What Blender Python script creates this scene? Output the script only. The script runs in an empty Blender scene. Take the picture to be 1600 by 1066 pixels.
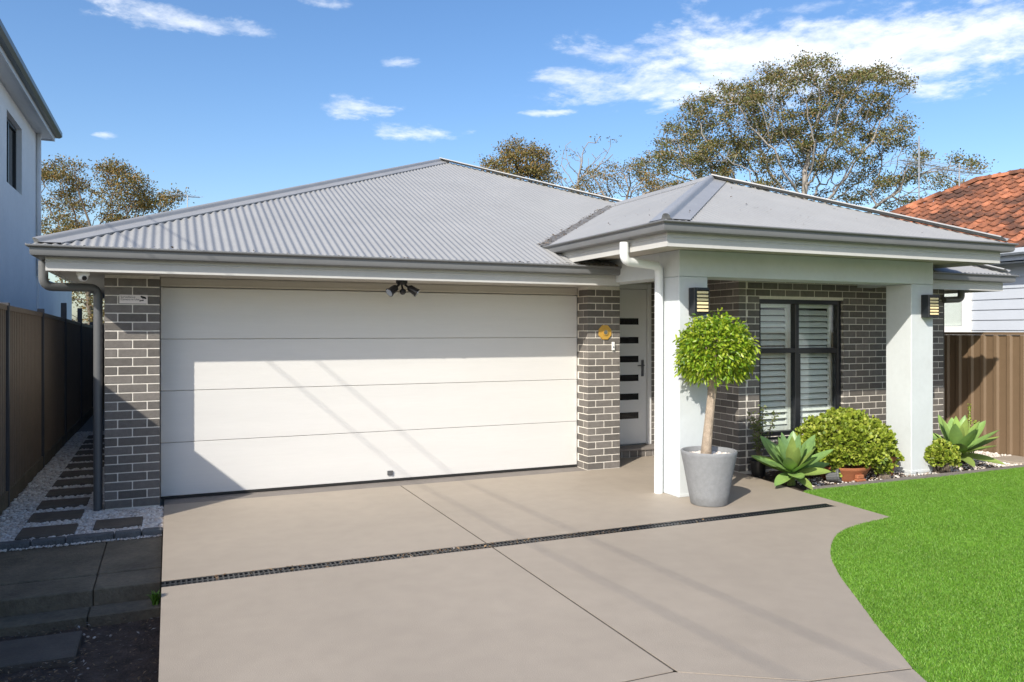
import bpy, bmesh, math, random
import numpy as np
from mathutils import Vector, Matrix
R = math.radians
random.seed(7); rng = np.random.default_rng(7)
SC = bpy.context.scene
COL = SC.collection

# ------------------------------------------------------------------ camera
EYE = 1.72
FPX = 1220.0                      # focal length in pixels of a 1600 px wide frame
YAW = math.atan(535 / FPX)        # looking to the right of the facade's normal
cam = bpy.data.cameras.new('camera'); cam_o = bpy.data.objects.new('camera', cam); COL.objects.link(cam_o)
cam.sensor_fit = 'HORIZONTAL'; cam.sensor_width = 36.0; cam.lens = 36.0 * FPX / 1600
cam.shift_y = -(533 - 517) / 1600.0
cam.clip_start = 0.05; cam.clip_end = 3000
cam_o.location = (0, 0, EYE); cam_o.rotation_euler = (R(90), 0, -YAW)
SC.camera = cam_o

# ------------------------------------------------------------------ light
LIGHT = Vector((1.2, 1.0, -1.08)).normalized()      # direction the sunlight travels
SUNPOS = -LIGHT
sun = bpy.data.lights.new('sun', 'SUN'); sun.energy = 3.8; sun.angle = R(0.55); sun.color = (1.0, 0.93, 0.82)
sun_o = bpy.data.objects.new('sun', sun); COL.objects.link(sun_o)
sun_o.rotation_euler = LIGHT.to_track_quat('-Z', 'Y').to_euler(); sun_o.location = (-20, -20, 30)

W = bpy.data.worlds.new('World'); SC.world = W; W.use_nodes = True
nt = W.node_tree; nt.nodes.clear()
def wn(t, **k):
    n = nt.nodes.new(t)
    for a, b in k.items(): setattr(n, a, b)
    return n
def wmath(op, a, b=None, clamp=False):
    n = nt.nodes.new('ShaderNodeMath'); n.operation = op; n.use_clamp = clamp
    for i, v in enumerate((a, b)):
        if v is None: continue
        if isinstance(v, (int, float)): n.inputs[i].default_value = v
        else: nt.links.new(v, n.inputs[i])
    return n.outputs[0]
sky = wn('ShaderNodeTexSky'); sky.sky_type = 'NISHITA'; sky.sun_disc = False
sky.sun_elevation = math.asin(SUNPOS.z); sky.sun_rotation = math.atan2(SUNPOS.x, SUNPOS.y)
sky.air_density = 1.0; sky.dust_density = 1.5; sky.ozone_density = 2.2; sky.altitude = 50
hs = wn('ShaderNodeHueSaturation'); hs.inputs['Hue'].default_value = .504; hs.inputs['Saturation'].default_value = 1.2; hs.inputs['Value'].default_value = .92
nt.links.new(sky.outputs[0], hs.inputs['Color'])
tc = wn('ShaderNodeTexCoord'); sep = wn('ShaderNodeSeparateXYZ'); nt.links.new(tc.outputs['Generated'], sep.inputs[0])
AZ = wmath('ARCTAN2', sep.outputs[0], sep.outputs[1]); EL = wmath('ARCSINE', sep.outputs[2])
def px_dir(u, v):
    r = (u - 800) / FPX
    return (math.sin(YAW) + r * math.cos(YAW), math.cos(YAW) - r * math.sin(YAW), (517 - v) / FPX)
zz = wmath('ADD', wmath('ABSOLUTE', sep.outputs[2]), 0.12)
comb = wn('ShaderNodeCombineXYZ')
nt.links.new(wmath('DIVIDE', sep.outputs[0], zz), comb.inputs[0]); nt.links.new(wmath('DIVIDE', sep.outputs[1], zz), comb.inputs[1])
n1 = wn('ShaderNodeTexNoise'); n1.inputs['Scale'].default_value = 3.4; n1.inputs['Detail'].default_value = 9; n1.inputs['Roughness'].default_value = 0.66; n1.inputs['Distortion'].default_value = 0.35
nt.links.new(comb.outputs[0], n1.inputs['Vector'])
n3 = wn('ShaderNodeTexNoise'); n3.inputs['Scale'].default_value = 7.0; n3.inputs['Detail'].default_value = 6; n3.inputs['Roughness'].default_value = .62
nt.links.new(comb.outputs[0], n3.inputs['Vector']); s3 = wn('ShaderNodeSeparateXYZ'); nt.links.new(n3.outputs['Color'], s3.inputs[0])
WX_ = wmath('MULTIPLY', wmath('SUBTRACT', s3.outputs[0], .5), 2.2); WY_ = wmath('MULTIPLY', wmath('SUBTRACT', s3.outputs[1], .5), 3.4)
acc = None                        # cloud banks standing where they stood that morning
for (u, v, wu, wv, k) in [(1230, 66, 270, 46, 1.0), (1440, 62, 230, 70, 1.0), (1050, 132, 160, 32, 1.0), (880, 122, 70, 14, .8), (1180, 142, 130, 28, .85),
        (555, 165, 56, 15, .86), (660, 208, 60, 13, .82), (285, 32, 118, 18, .76), (617, 95, 36, 8, .82), (860, 177, 45, 6, .66),
        (168, 214, 22, 6, .74), (510, 6, 45, 9, .74), (1270, 8, 60, 10, .7), (-700, 60, 260, 40, .9), (-250, 190, 120, 20, .8), (2400, 120, 300, 50, .9)]:
    d = px_dir(u, v); rr = math.hypot(d[0], d[1]); a0 = math.atan2(d[0], d[1]); e0 = math.atan2(d[2], rr)
    wa = wu / FPX / (d[0] ** 2 + d[1] ** 2) * 1.0; we = wv / FPX / rr
    x = wmath('ADD', wmath('DIVIDE', wmath('SUBTRACT', AZ, a0), wa), WX_); y = wmath('ADD', wmath('DIVIDE', wmath('SUBTRACT', EL, e0), we), WY_)
    q = wmath('ADD', wmath('MULTIPLY', x, x), wmath('MULTIPLY', y, y))
    g = wmath('MULTIPLY', wmath('POWER', 2.718, wmath('MULTIPLY', q, -0.9)), k)
    acc = g if acc is None else wmath('MAXIMUM', acc, g)
n2 = wn('ShaderNodeTexNoise'); n2.inputs['Scale'].default_value = 1.0; n2.inputs['Detail'].default_value = 3
nt.links.new(comb.outputs[0], n2.inputs['Vector'])
dens = wmath('ADD', wmath('MULTIPLY', acc, 0.78), wmath('MULTIPLY', wmath('SUBTRACT', n1.outputs[0], 0.5), 1.9))
mr = wn('ShaderNodeMapRange'); mr.interpolation_type = 'SMOOTHSTEP'
mr.inputs[1].default_value = 0.12; mr.inputs[2].default_value = 0.98; mr.inputs[3].default_value = 0; mr.inputs[4].default_value = 0.9
nt.links.new(wmath('MULTIPLY', dens, wmath('MINIMUM', wmath('MULTIPLY', acc, 3.2), 1.0)), mr.inputs[0])
mix = wn('ShaderNodeMix'); mix.data_type = 'RGBA'
nt.links.new(mr.outputs[0], mix.inputs['Factor']); nt.links.new(hs.outputs[0], mix.inputs['A']); mix.inputs['B'].default_value = (5.8, 5.95, 6.2, 1)
bg = wn('ShaderNodeBackground'); bg.inputs[1].default_value = 0.14
wo = wn('ShaderNodeOutputWorld')
nt.links.new(mix.outputs['Result'], bg.inputs[0]); nt.links.new(bg.outputs[0], wo.inputs[0])

vs = SC.view_settings; vs.view_transform = 'Standard'; vs.look = 'None'; vs.gamma = 1; vs.exposure = 0.62; vs.use_curve_mapping = False
SC.render.film_transparent = False
SC.cycles.max_bounces = 8; SC.cycles.transparent_max_bounces = 12
SC.cycles.use_denoising = True

# ------------------------------------------------------------------ materials
MATS = {}
def material(name, col, rough=0.6, var=0.0, scale=8.0, bump=0.0, bscale=60.0, metallic=0.0, spec=0.5, cols=None, island=False, objrand=0.0,
             stain=None, st0=.5, st1=.72, trans=0.0, stretch=(1, 1, 1), detail=5.0, emit=0.0):
    """principled material; var = noise variation of value, cols = colour list picked at random per leaf / island"""
    m = bpy.data.materials.new(name); m.use_nodes = True; t = m.node_tree; n = t.nodes; L = t.links
    p = n['Principled BSDF']; p.inputs['Roughness'].default_value = rough; p.inputs['Metallic'].default_value = metallic
    p.inputs['Specular IOR Level'].default_value = spec
    tcn = n.new('ShaderNodeTexCoord'); geo = n.new('ShaderNodeNewGeometry')
    mp = n.new('ShaderNodeMapping'); mp.inputs['Scale'].default_value = stretch; L.new(geo.outputs['Position'], mp.inputs['Vector'])
    def rgb(c): 
        r = n.new('ShaderNodeRGB'); r.outputs[0].default_value = (*c, 1); return r.outputs[0]
    if cols:
        ramp = n.new('ShaderNodeValToRGB'); e = ramp.color_ramp.elements
        while len(e) < len(cols): e.new(0.5)
        for i, c in enumerate(cols): e[i].position = i / max(1, len(cols) - 1); e[i].color = (*c, 1)
        if island: L.new(geo.outputs['Random Per Island'], ramp.inputs[0])
        else:
            nz = n.new('ShaderNodeTexNoise'); nz.inputs['Scale'].default_value = scale; nz.inputs['Detail'].default_value = detail
            L.new(mp.outputs[0], nz.inputs['Vector'])
            st = n.new('ShaderNodeMapRange'); st.inputs[1].default_value = .3; st.inputs[2].default_value = .7; L.new(nz.outputs[0], st.inputs[0]); L.new(st.outputs[0], ramp.inputs[0])
        c = ramp.outputs[0]
    else: c = rgb(col)
    def mul(c, fac_out, lo, hi):
        a = n.new('ShaderNodeMapRange'); a.inputs[1].default_value = 0.25; a.inputs[2].default_value = 0.75; a.inputs[3].default_value = lo; a.inputs[4].default_value = hi
        L.new(fac_out, a.inputs[0]); v = n.new('ShaderNodeVectorMath'); v.operation = 'SCALE'; L.new(c, v.inputs[0]); L.new(a.outputs[0], v.inputs['Scale']); return v.outputs[0]
    if var:
        nz = n.new('ShaderNodeTexNoise'); nz.inputs['Scale'].default_value = scale; nz.inputs['Detail'].default_value = detail; nz.inputs['Roughness'].default_value = .6
        L.new(mp.outputs[0], nz.inputs['Vector']); c = mul(c, nz.outputs[0], 1 - var, 1 + var)
        nz2 = n.new('ShaderNodeTexNoise'); nz2.inputs['Scale'].default_value = scale * 9.3; nz2.inputs['Detail'].default_value = 4
        L.new(mp.outputs[0], nz2.inputs['Vector']); c = mul(c, nz2.outputs[0], 1 - var * .5, 1 + var * .5)
    if objrand:
        oi = n.new('ShaderNodeObjectInfo'); ad = n.new('ShaderNodeMath'); ad.operation = 'ADD'; L.new(oi.outputs['Random'], ad.inputs[0]); L.new(geo.outputs['Random Per Island'], ad.inputs[1])
        fr = n.new('ShaderNodeMath'); fr.operation = 'FRACT'; L.new(ad.outputs[0], fr.inputs[0])
        a = n.new('ShaderNodeMapRange'); a.inputs[3].default_value = 1 - objrand; a.inputs[4].default_value = 1 + objrand; L.new(fr.outputs[0], a.inputs[0])
        v = n.new('ShaderNodeVectorMath'); v.operation = 'SCALE'; L.new(c, v.inputs[0]); L.new(a.outputs[0], v.inputs['Scale']); c = v.outputs[0]
    if stain:
        sc_, amt, scol = stain
        nz = n.new('ShaderNodeTexNoise'); nz.inputs['Scale'].default_value = sc_; nz.inputs['Detail'].default_value = 8; nz.inputs['Roughness'].default_value = .65
        L.new(mp.outputs[0], nz.inputs['Vector'])
        a = n.new('ShaderNodeMapRange'); a.interpolation_type = 'SMOOTHSTEP'; a.inputs[1].default_value = st0; a.inputs[2].default_value = st1; a.inputs[4].default_value = amt; L.new(nz.outputs[0], a.inputs[0])
        mx = n.new('ShaderNodeMix'); mx.data_type = 'RGBA'; L.new(a.outputs[0], mx.inputs['Factor']); L.new(c, mx.inputs['A']); mx.inputs['B'].default_value = (*scol, 1); c = mx.outputs['Result']
    L.new(c, p.inputs['Base Color'])
    if bump:
        nz = n.new('ShaderNodeTexNoise'); nz.inputs['Scale'].default_value = bscale; nz.inputs['Detail'].default_value = 6
        L.new(mp.outputs[0], nz.inputs['Vector']); b = n.new('ShaderNodeBump'); b.inputs['Strength'].default_value = bump; b.inputs['Distance'].default_value = .02
        L.new(nz.outputs[0], b.inputs['Height']); L.new(b.outputs[0], p.inputs['Normal'])
    if trans:
        tr = n.new('ShaderNodeBsdfTranslucent'); L.new(c, tr.inputs[0]); ms = n.new('ShaderNodeMixShader'); ms.inputs[0].default_value = trans
        L.new(p.outputs[0], ms.inputs[1]); L.new(tr.outputs[0], ms.inputs[2]); L.new(ms.outputs[0], n['Material Output'].inputs[0])
    if emit:
        p.inputs['Emission Color'].default_value = (*col, 1); p.inputs['Emission Strength'].default_value = emit
    MATS[name] = m; return m
def glass(name, tint, ior=1.5, base=0.0):
    m = bpy.data.materials.new(name); m.use_nodes = True; t = m.node_tree; n = t.nodes; L = t.links; n.remove(n['Principled BSDF'])
    tr = n.new('ShaderNodeBsdfTransparent'); tr.inputs[0].default_value = (*tint, 1); gl = n.new('ShaderNodeBsdfGlossy'); gl.inputs['Roughness'].default_value = .01
    fr = n.new('ShaderNodeLayerWeight'); pw = n.new('ShaderNodeMath'); pw.operation = 'POWER'; pw.inputs[1].default_value = 4.0; L.new(fr.outputs['Facing'], pw.inputs[0]); ad = n.new('ShaderNodeMath'); ad.operation = 'ADD'; ad.use_clamp = True; ad.inputs[1].default_value = base
    L.new(pw.outputs[0], ad.inputs[0]); ms = n.new('ShaderNodeMixShader'); L.new(ad.outputs[0], ms.inputs[0]); L.new(tr.outputs[0], ms.inputs[1]); L.new(gl.outputs[0], ms.inputs[2])
    L.new(ms.outputs[0], n['Material Output'].inputs[0]); MATS[name] = m; return m

material('brick', (.150, .138, .126), .75, .16, 18, .5, 190, objrand=.26)
material('mortar', (.68, .645, .58), .9, .1, 30, .3, 120)
material('roof', (.285, .289, .290), .45, .06, 1.6, spec=.4, stain=(2.2, .25, (.31, .31, .305)))
material('flashing', (.275, .282, .292), .45, .08, 3)
material('valley', (.17, .165, .155), .6, .25, 6, stain=(9, .7, (.09, .07, .05)))
material('gutter', (.155, .16, .165), .45, .07, 4)
material('fascia', (.49, .49, .475), .5, .05, 3)
material('soffit', (.50, .47, .42), .7, .04, 3)
material('render', (.56, .60, .615), .8, .05, 1.8, .2, 140, stain=(1.6, .2, (.50, .52, .52)))
material('garage_white', (.635, .63, .612), .45, .03, 1.0, .16, 60, stretch=(.5, 1, 6), stain=(.7, .12, (.56, .55, .52)))
material('white_paint', (.78, .78, .76), .45, .03, 5)
material('white_pipe', (.74, .77, .78), .35, .03, 5)
material('grey_pipe', (.11, .115, .12), .4, .05, 5)
material('charcoal', (.012, .014, .018), .35)
material('black_plastic', (.010, .010, .011), .4)
material('door_paint', (.72, .72, .715), .5, .02, 4)
material('dark_glass', (.012, .014, .016), .08, spec=.6)
material('steel', (.25, .26, .28), .3, metallic=.9)
material('rubber', (.018, .018, .018), .7)
material('concrete_drive', (.355, .306, .249), .58, .09, .7, .2, 160, stain=(.9, .35, (.318, .275, .226)), st0=.46, st1=.75, detail=9)
material('concrete_strip', (.20, .18, .165), .75, .15, 4, .2, 90)
material('old_concrete', (.165, .136, .092), .85, .35, 3, .5, 60, stain=(5, .5, (.10, .088, .05)))
material('paver', (.12, .10, .078), .85, .2, 7, .3, 90)
material('edging_stone', (.12, .125, .125), .85, .3, 10, .6, 50)
material('joint', (.075, .065, .055), .9)
material('pebble', (.6, .55, .5), .7, island=True, cols=[(.34, .29, .25), (.62, .56, .5), (.72, .69, .64), (.55, .47, .40), (.78, .76, .72), (.45, .41, .38)])
material('gravel_bed', (.30, .27, .24), .95, .3, 30, .6, 60)
material('soil', (.085, .060, .044), .95, .5, 9, 1.0, 40)
material('mulch', (.05, .035, .025), .95, .5, 14, 1.0, 45)
material('litter', (.1, .06, .03), .8, island=True, cols=[(.04, .025, .015), (.16, .09, .045), (.30, .20, .11), (.10, .07, .03), (.42, .38, .33)])
material('turf', (.085, .19, .018), .8, .25, 30)
material('grass', (.06, .25, .01), .55, .13, 1.6, island=True, cols=[(.10, .24, .016), (.15, .335, .024), (.12, .29, .02), (.20, .38, .045), (.09, .23, .016), (.24, .36, .06)], trans=.25)
material('ground', (.07, .09, .035), .95, .3, .4)
material('fence_dark', (.19, .14, .10), .55, .1, 5)
material('fence_post', (.055, .055, .062), .5, .1, 5)
material('fence_brown', (.165, .112, .068), .5, .05, 4)
material('neighbour_render', (.80, .79, .77), .85, .06, 1.5, .2, 60)
material('neighbour_trim', (.55, .56, .57), .5)
material('neighbour_gutter', (.07, .085, .09), .4)
material('terracotta_tile', (.30, .112, .056), .85, .45, 5, .5, 70, objrand=.38, stain=(1.7, .88, (.062, .034, .024)), st0=.44, st1=.62)  # dark blotches: lichen weathering plus tree shadow painted into the tile colour
material('weatherboard', (.47, .51, .57), .55, .03, 3)
material('bark_grey', (.27, .25, .23), .9, .25, 8)
material('bark_brown', (.16, .13, .10), .9, .25, 8)
material('bark_pale', (.36, .29, .22), .85, .3, 16, .8, 70, stain=(12, .5, (.20, .16, .12)))
material('leaf_fig', (.08, .09, .03), .5, island=True, cols=[(.06, .085, .02), (.13, .155, .042), (.22, .165, .062), (.10, .125, .03), (.30, .19, .085), (.18, .20, .05)], trans=.25)
material('leaf_autumn', (.12, .1, .04), .6, island=True, cols=[(.08, .09, .025), (.19, .165, .05), (.27, .18, .05), (.11, .115, .035), (.34, .18, .05), (.15, .16, .04)], trans=.25)
material('leaf_topiary', (.2, .35, .03), .38, island=True, cols=[(.045, .12, .01), (.18, .31, .018), (.32, .42, .025), (.13, .27, .014), (.42, .48, .05), (.26, .37, .02)], trans=.3)
material('leaf_jade', (.2, .3, .03), .46, island=True, cols=[(.08, .14, .014), (.22, .29, .025), (.32, .38, .045), (.15, .22, .02), (.42, .45, .08)], trans=.15)
material('leaf_agave', (.13, .27, .06), .42, .12, cols=[(.17, .30, .12), (.25, .41, .12), (.34, .50, .13)], scale=3.0, trans=.2)
material('leaf_agave_pale', (.28, .38, .1), .42, .12, 6, trans=.2)
material('leaf_sapling', (.1, .13, .03), .5, island=True, cols=[(.05, .08, .02), (.13, .17, .04), (.19, .22, .06), (.08, .10, .03)], trans=.2)
material('stone_pot', (.235, .245, .255), .8, .12, 22, .45, 160)
material('terracotta', (.36, .13, .06), .75, .18, 12, .2, 60)
material('grey_pot', (.10, .105, .11), .6, .1, 20)
material('gold', (.62, .36, .07), .35, .1, 12, metallic=.3)
material('mirror', (.5, .52, .55), .05, metallic=1.0)
material('lamp_diffuser', (.86, .72, .42), .5)
material('cream', (.74, .72, .66), .5, .03, 5)
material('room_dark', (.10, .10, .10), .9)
material('shutter', (.86, .85, .82), .45)
material('sign_white', (.72, .66, .63), .5)
material('print', (.015, .012, .012), .6)
material('antenna', (.42, .42, .42), .4, metallic=.6)
material('wire', (.01, .01, .01), .6)
material('asphalt', (.05, .05, .052), .9, .15, 3, .3, 80)
glass('window_glass', (.94, .97, .96), 1.5, .06)

# ------------------------------------------------------------------ helpers
class MB:
    def __init__(s): s.v = []; s.f = []
    def add(s, vs, fs):
        b = len(s.v); s.v.extend([tuple(x) for x in vs]); s.f.extend([tuple(i + b for i in q) for q in fs]); return s
    def box(s, x0, x1, y0, y1, z0, z1, c=0.0):
        if c <= 0:
            return s.add([(x0,y0,z0),(x1,y0,z0),(x1,y1,z0),(x0,y1,z0),(x0,y0,z1),(x1,y0,z1),(x1,y1,z1),(x0,y1,z1)],
                         [(0,3,2,1),(4,5,6,7),(0,1,5,4),(1,2,6,5),(2,3,7,6),(3,0,4,7)])
        bm = bmesh.new(); bmesh.ops.create_cube(bm, size=1)
        for v in bm.verts: v.co = Vector(((x0+x1)/2 + v.co.x*(x1-x0), (y0+y1)/2 + v.co.y*(y1-y0), (z0+z1)/2 + v.co.z*(z1-z0)))
        bmesh.ops.bevel(bm, geom=list(bm.edges), offset=c, segments=1, affect='EDGES', profile=.5)
        return s.bm(bm)
    def bm(s, bm, M=None):
        bm.verts.ensure_lookup_table(); bm.verts.index_update()
        s.add([(M @ v.co if M else v.co)[:] for v in bm.verts], [[v.index for v in f.verts] for f in bm.faces]); bm.free(); return s
    def tube(s, pts, rad, n=10, cap=True):
        pts = [Vector(p) for p in pts]; k = len(pts); rad = rad if hasattr(rad, '__len__') else [rad] * k
        rings = []; up = None
        for i, p in enumerate(pts):
            t = (pts[min(i+1, k-1)] - pts[max(i-1, 0)]).normalized()
            if up is None: up = t.orthogonal().normalized()
            else: up = (up - t * up.dot(t)); up = up.normalized() if up.length > 1e-6 else t.orthogonal().normalized()
            w = t.cross(up); sc = 1.0
            if 0 < i < k-1:
                a = (pts[i]-pts[i-1]).normalized(); b = (pts[i+1]-pts[i]).normalized(); sc = 1.0
            rings.append([p + (up*math.cos(2*math.pi*j/n) + w*math.sin(2*math.pi*j/n)) * rad[i] * sc for j in range(n)])
        vs = [q for r in rings for q in r]; fs = []
        for i in range(k-1):
            for j in range(n): fs.append((i*n+j, i*n+(j+1) % n, (i+1)*n+(j+1) % n, (i+1)*n+j))
        if cap: fs.append(tuple(range(n))[::-1]); fs.append(tuple((k-1)*n + j for j in range(n)))
        return s.add(vs, fs)
    def lathe(s, prof, n=40, c=(0,0,0)):
        vs = []; fs = []; k = len(prof)
        for (r, z) in prof:
            for j in range(n): vs.append((c[0]+r*math.cos(2*math.pi*j/n), c[1]+r*math.sin(2*math.pi*j/n), c[2]+z))
        for i in range(k-1):
            for j in range(n): fs.append((i*n+j, i*n+(j+1) % n, (i+1)*n+(j+1) % n, (i+1)*n+j))
        return s.add(vs, fs)
    def prism(s, poly, z0, z1):
        n = len(poly)
        return s.add([(x, y, z0) for x, y in poly] + [(x, y, z1) for x, y in poly],
                     [tuple(range(n))[::-1], tuple(range(n, 2*n))] + [(i, (i+1) % n, n+(i+1) % n, n+i) for i in range(n)])
    def mesh(s, name):
        me = bpy.data.meshes.new(name); me.from_pydata([tuple(v) for v in s.v], [], s.f); me.update(); return me
    def build(s, name, mat, parent=None, smooth=False, kind=None, label=None):
        return link(name, s.mesh(name), mat, parent, smooth, kind, label)
def link(name, me, mat, parent=None, smooth=False, kind=None, label=None):
    if mat and not me.materials: me.materials.append(MATS[mat])
    if smooth is True:
        for p in me.polygons: p.use_smooth = True
    elif smooth:
        me.shade_smooth() if False else None
        me.polygons.foreach_set('use_smooth', [True] * len(me.polygons))
        try: me.set_sharp_from_angle(angle=R(smooth))
        except Exception: pass
    o = bpy.data.objects.new(name, me); COL.objects.link(o)
    if parent is not None:
        o.parent = parent
        w = parent; off = Vector((0, 0, 0))
        while w is not None: off += w.location; w = w.parent
        o.location = -off            # meshes are written in world coordinates
    if kind: o['kind'] = kind
    if label: o['label'] = label
    return o
def tag(o, label, cat, group=None):
    o['label'] = label; o['category'] = cat
    if group: o['group'] = group
    return o
def thing(name, label, cat, loc=(0, 0, 0), group=None):
    o = bpy.data.objects.new(name, None); o.empty_display_size = .2; COL.objects.link(o); o.location = loc; return tag(o, label, cat, group)
def structure(o): o['kind'] = 'structure'; return o
def np_mesh(name, V, F):
    """V (n,3), F (m,k) -> mesh, fast"""
    me = bpy.data.meshes.new(name); m, k = F.shape
    me.vertices.add(len(V)); me.vertices.foreach_set('co', np.ascontiguousarray(V, dtype=np.float32).ravel())
    me.loops.add(m*k); me.loops.foreach_set('vertex_index', np.ascontiguousarray(F, dtype=np.int32).ravel())
    me.polygons.add(m); me.polygons.foreach_set('loop_start', np.arange(0, m*k, k, dtype=np.int32)); me.polygons.foreach_set('loop_total', np.full(m, k, dtype=np.int32))
    me.update(calc_edges=True); return me
def sweep(path, prof, name, mat, parent, smooth=False):
    """closed profile (offset outward to the right of the path, z) swept with mitred corners along a 2-D path"""
    P = [Vector((p[0], p[1])) for p in path]; n = len(P); k = len(prof); mb = MB(); vs = []
    for i in range(n):
        a = (P[i]-P[i-1]).normalized() if i > 0 else None; b = (P[i+1]-P[i]).normalized() if i < n-1 else None
        na = Vector((a.y, -a.x)) if a else None; nb = Vector((b.y, -b.x)) if b else None
        if na and nb: m = (na+nb); m = m / (1 + na.dot(nb))
        else: m = na or nb
        for (o, z) in prof: vs.append((P[i].x + m.x*o, P[i].y + m.y*o, z))
    fs = []
    for i in range(n-1):
        for j in range(k): fs.append((i*k+j, i*k+(j+1) % k, (i+1)*k+(j+1) % k, (i+1)*k+j))
    fs.append(tuple(range(k))[::-1]); fs.append(tuple((n-1)*k+j for j in range(k)))
    mb.add(vs, fs); return mb.build(name, mat, parent, smooth)
def copy_tree(o, parent=None):
    c = o.copy(); COL.objects.link(c); c.parent = parent
    for ch in list(o.children): copy_tree(ch, c)
    return c

# ------------------------------------------------------------------ terrain
g = MB().prism([(-600, -300), (700, -300), (700, 900), (-600, 900)], -.6, -.30).build('ground', 'ground'); structure(g)
st = MB().prism([(-60, -16), (70, -16), (70, -7.5), (-60, -7.5)], -.6, -.22).build('road', 'asphalt'); structure(st)

# driveway slabs (sawn joints are real gaps over a dark bed)
RB = [(5.11, 4.905), (5.25, 4.99), (5.41, 5.06), (5.57, 5.11), (5.742, 5.145), (6.10, 5.205), (6.19, 6.38), (6.22, 6.60), (6.33, 7.5)]   # right-hand edge, front to back
LOW = [(3.397, 2.684), (3.57, 2.985), (3.73, 3.245), (4.05, 3.715), (4.29, 4.07), (4.53, 4.38), (4.69, 4.55), (4.84, 4.69), (4.97, 4.80)]
structure(MB().prism([(-.04, -6), (4.2, -6), (3.9, 0), (3.3, 2.5)] + LOW + RB + [(6.3, 9.2), (-.04, 9.2)], -.28, -.05).build('driveway_bed', 'joint'))
drv = []
def slab(poly):
    o = structure(MB().prism(poly, -.05, 0).build('driveway', 'concrete_drive')); drv.append(o)
slab([(-.05, 5.885), (2.342, 5.885), (2.342, 8.44), (-.05, 8.44)])
slab([(2.358, 5.885), (6.005, 5.885), (6.005, 5.735), (6.14, 5.735), (6.19, 6.38), (6.22, 6.6), (6.33, 7.5), (6.33, 9.29), (5.2, 9.29), (5.2, 8.44), (2.358, 8.44)])
slab([(-.05, 3.290), (2.333, 3.290), (2.342, 5.735), (-.05, 5.735)])
slab([(2.350, 3.272), (2.88, 2.93), (3.47, 2.83)] + LOW[1:] + RB[:6] + [(6.138, 5.727), (6.005, 5.735), (2.358, 5.735)])
slab([(-.05, -6), (4.2, -6), (3.9, 0), (3.3, 2.5), (3.397, 2.684), (3.46, 2.815), (2.88, 2.915), (2.331, 3.274), (-.05, 3.276)])
for poly in ([(2.336, 5.89), (2.364, 5.89), (2.364, 8.43), (2.336, 8.43)], [(2.326, 3.27), (2.356, 3.27), (2.364, 5.73), (2.336, 5.73)], [(-.04, 3.27), (2.35, 3.268), (2.35, 3.296), (-.04, 3.296)],
             [(2.33, 3.262), (2.875, 2.908), (2.885, 2.938), (2.35, 3.288)], [(2.875, 2.908), (3.46, 2.808), (3.46, 2.836), (2.885, 2.938)]):
    structure(MB().prism(poly, -.049, -.0035).build('joint_filler', 'joint'))
structure(MB().prism([(-.05, 8.447), (4.73, 8.447), (4.73, 8.9), (-.05, 8.9)], -.05, -.004).build('threshold_strip', 'concrete_strip'))

# lawn
lawn_poly = [(4.2, -6), (3.9, 0), (3.3, 2.5)] + LOW + RB[:7] + [(6.3, 6.44), (7.4, 6.42), (8.2, 6.40), (9.9, 6.43), (10.6, 6.45), (13, 6.2), (13, -6)]
structure(MB().prism(lawn_poly, -.2, -.006).build('lawn', 'turf'))
def inside(px, py, poly):
    c = np.zeros(len(px), bool); n = len(poly)
    for i in range(n):
        x0, y0 = poly[i]; x1, y1 = poly[(i+1) % n]
        if y0 == y1: continue
        m = ((y0 > py) != (y1 > py)) & (px < (x1-x0)*(py-y0)/(y1-y0)+x0); c ^= m
    return c
def grass(n, box, poly, h, w, name):
    x = rng.uniform(box[0], box[1], n); y = rng.uniform(box[2], box[3], n); m = inside(x, y, poly); x = x[m]; y = y[m]; n = len(x)
    a = rng.uniform(0, 2*np.pi, n); hh = h*rng.uniform(.6, 1.25, n); lean = hh*rng.uniform(.2, 1.0, n); b = rng.uniform(0, 2*np.pi, n); ww = w*rng.uniform(.7, 1.3, n)
    base = np.stack([x, y, np.full(n, -.01)], 1); dx = np.stack([np.cos(a)*ww, np.sin(a)*ww, np.zeros(n)], 1)
    mid = base + np.stack([np.cos(b)*lean*.4, np.sin(b)*lean*.4, hh*.65], 1); tip = base + np.stack([np.cos(b)*lean, np.sin(b)*lean, hh], 1)
    V = np.stack([base-dx, base+dx, mid+dx*.8, mid-dx*.8, tip], 1).reshape(-1, 3); i = np.arange(n)[:, None]*5
    F = np.concatenate([i+np.array([[0, 1, 2]]), i+np.array([[0, 2, 3]]), i+np.array([[3, 2, 4]])], 0)
    return np_mesh(name, V, F)
me = grass(760000, (3.2, 10.62, 2.35, 6.6), lawn_poly, .019, .0019, 'grass')
o = link('grass', me, 'grass', kind='stuff'); tag(o, 'bright green artificial turf blades of the front lawn', 'grass')

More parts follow.
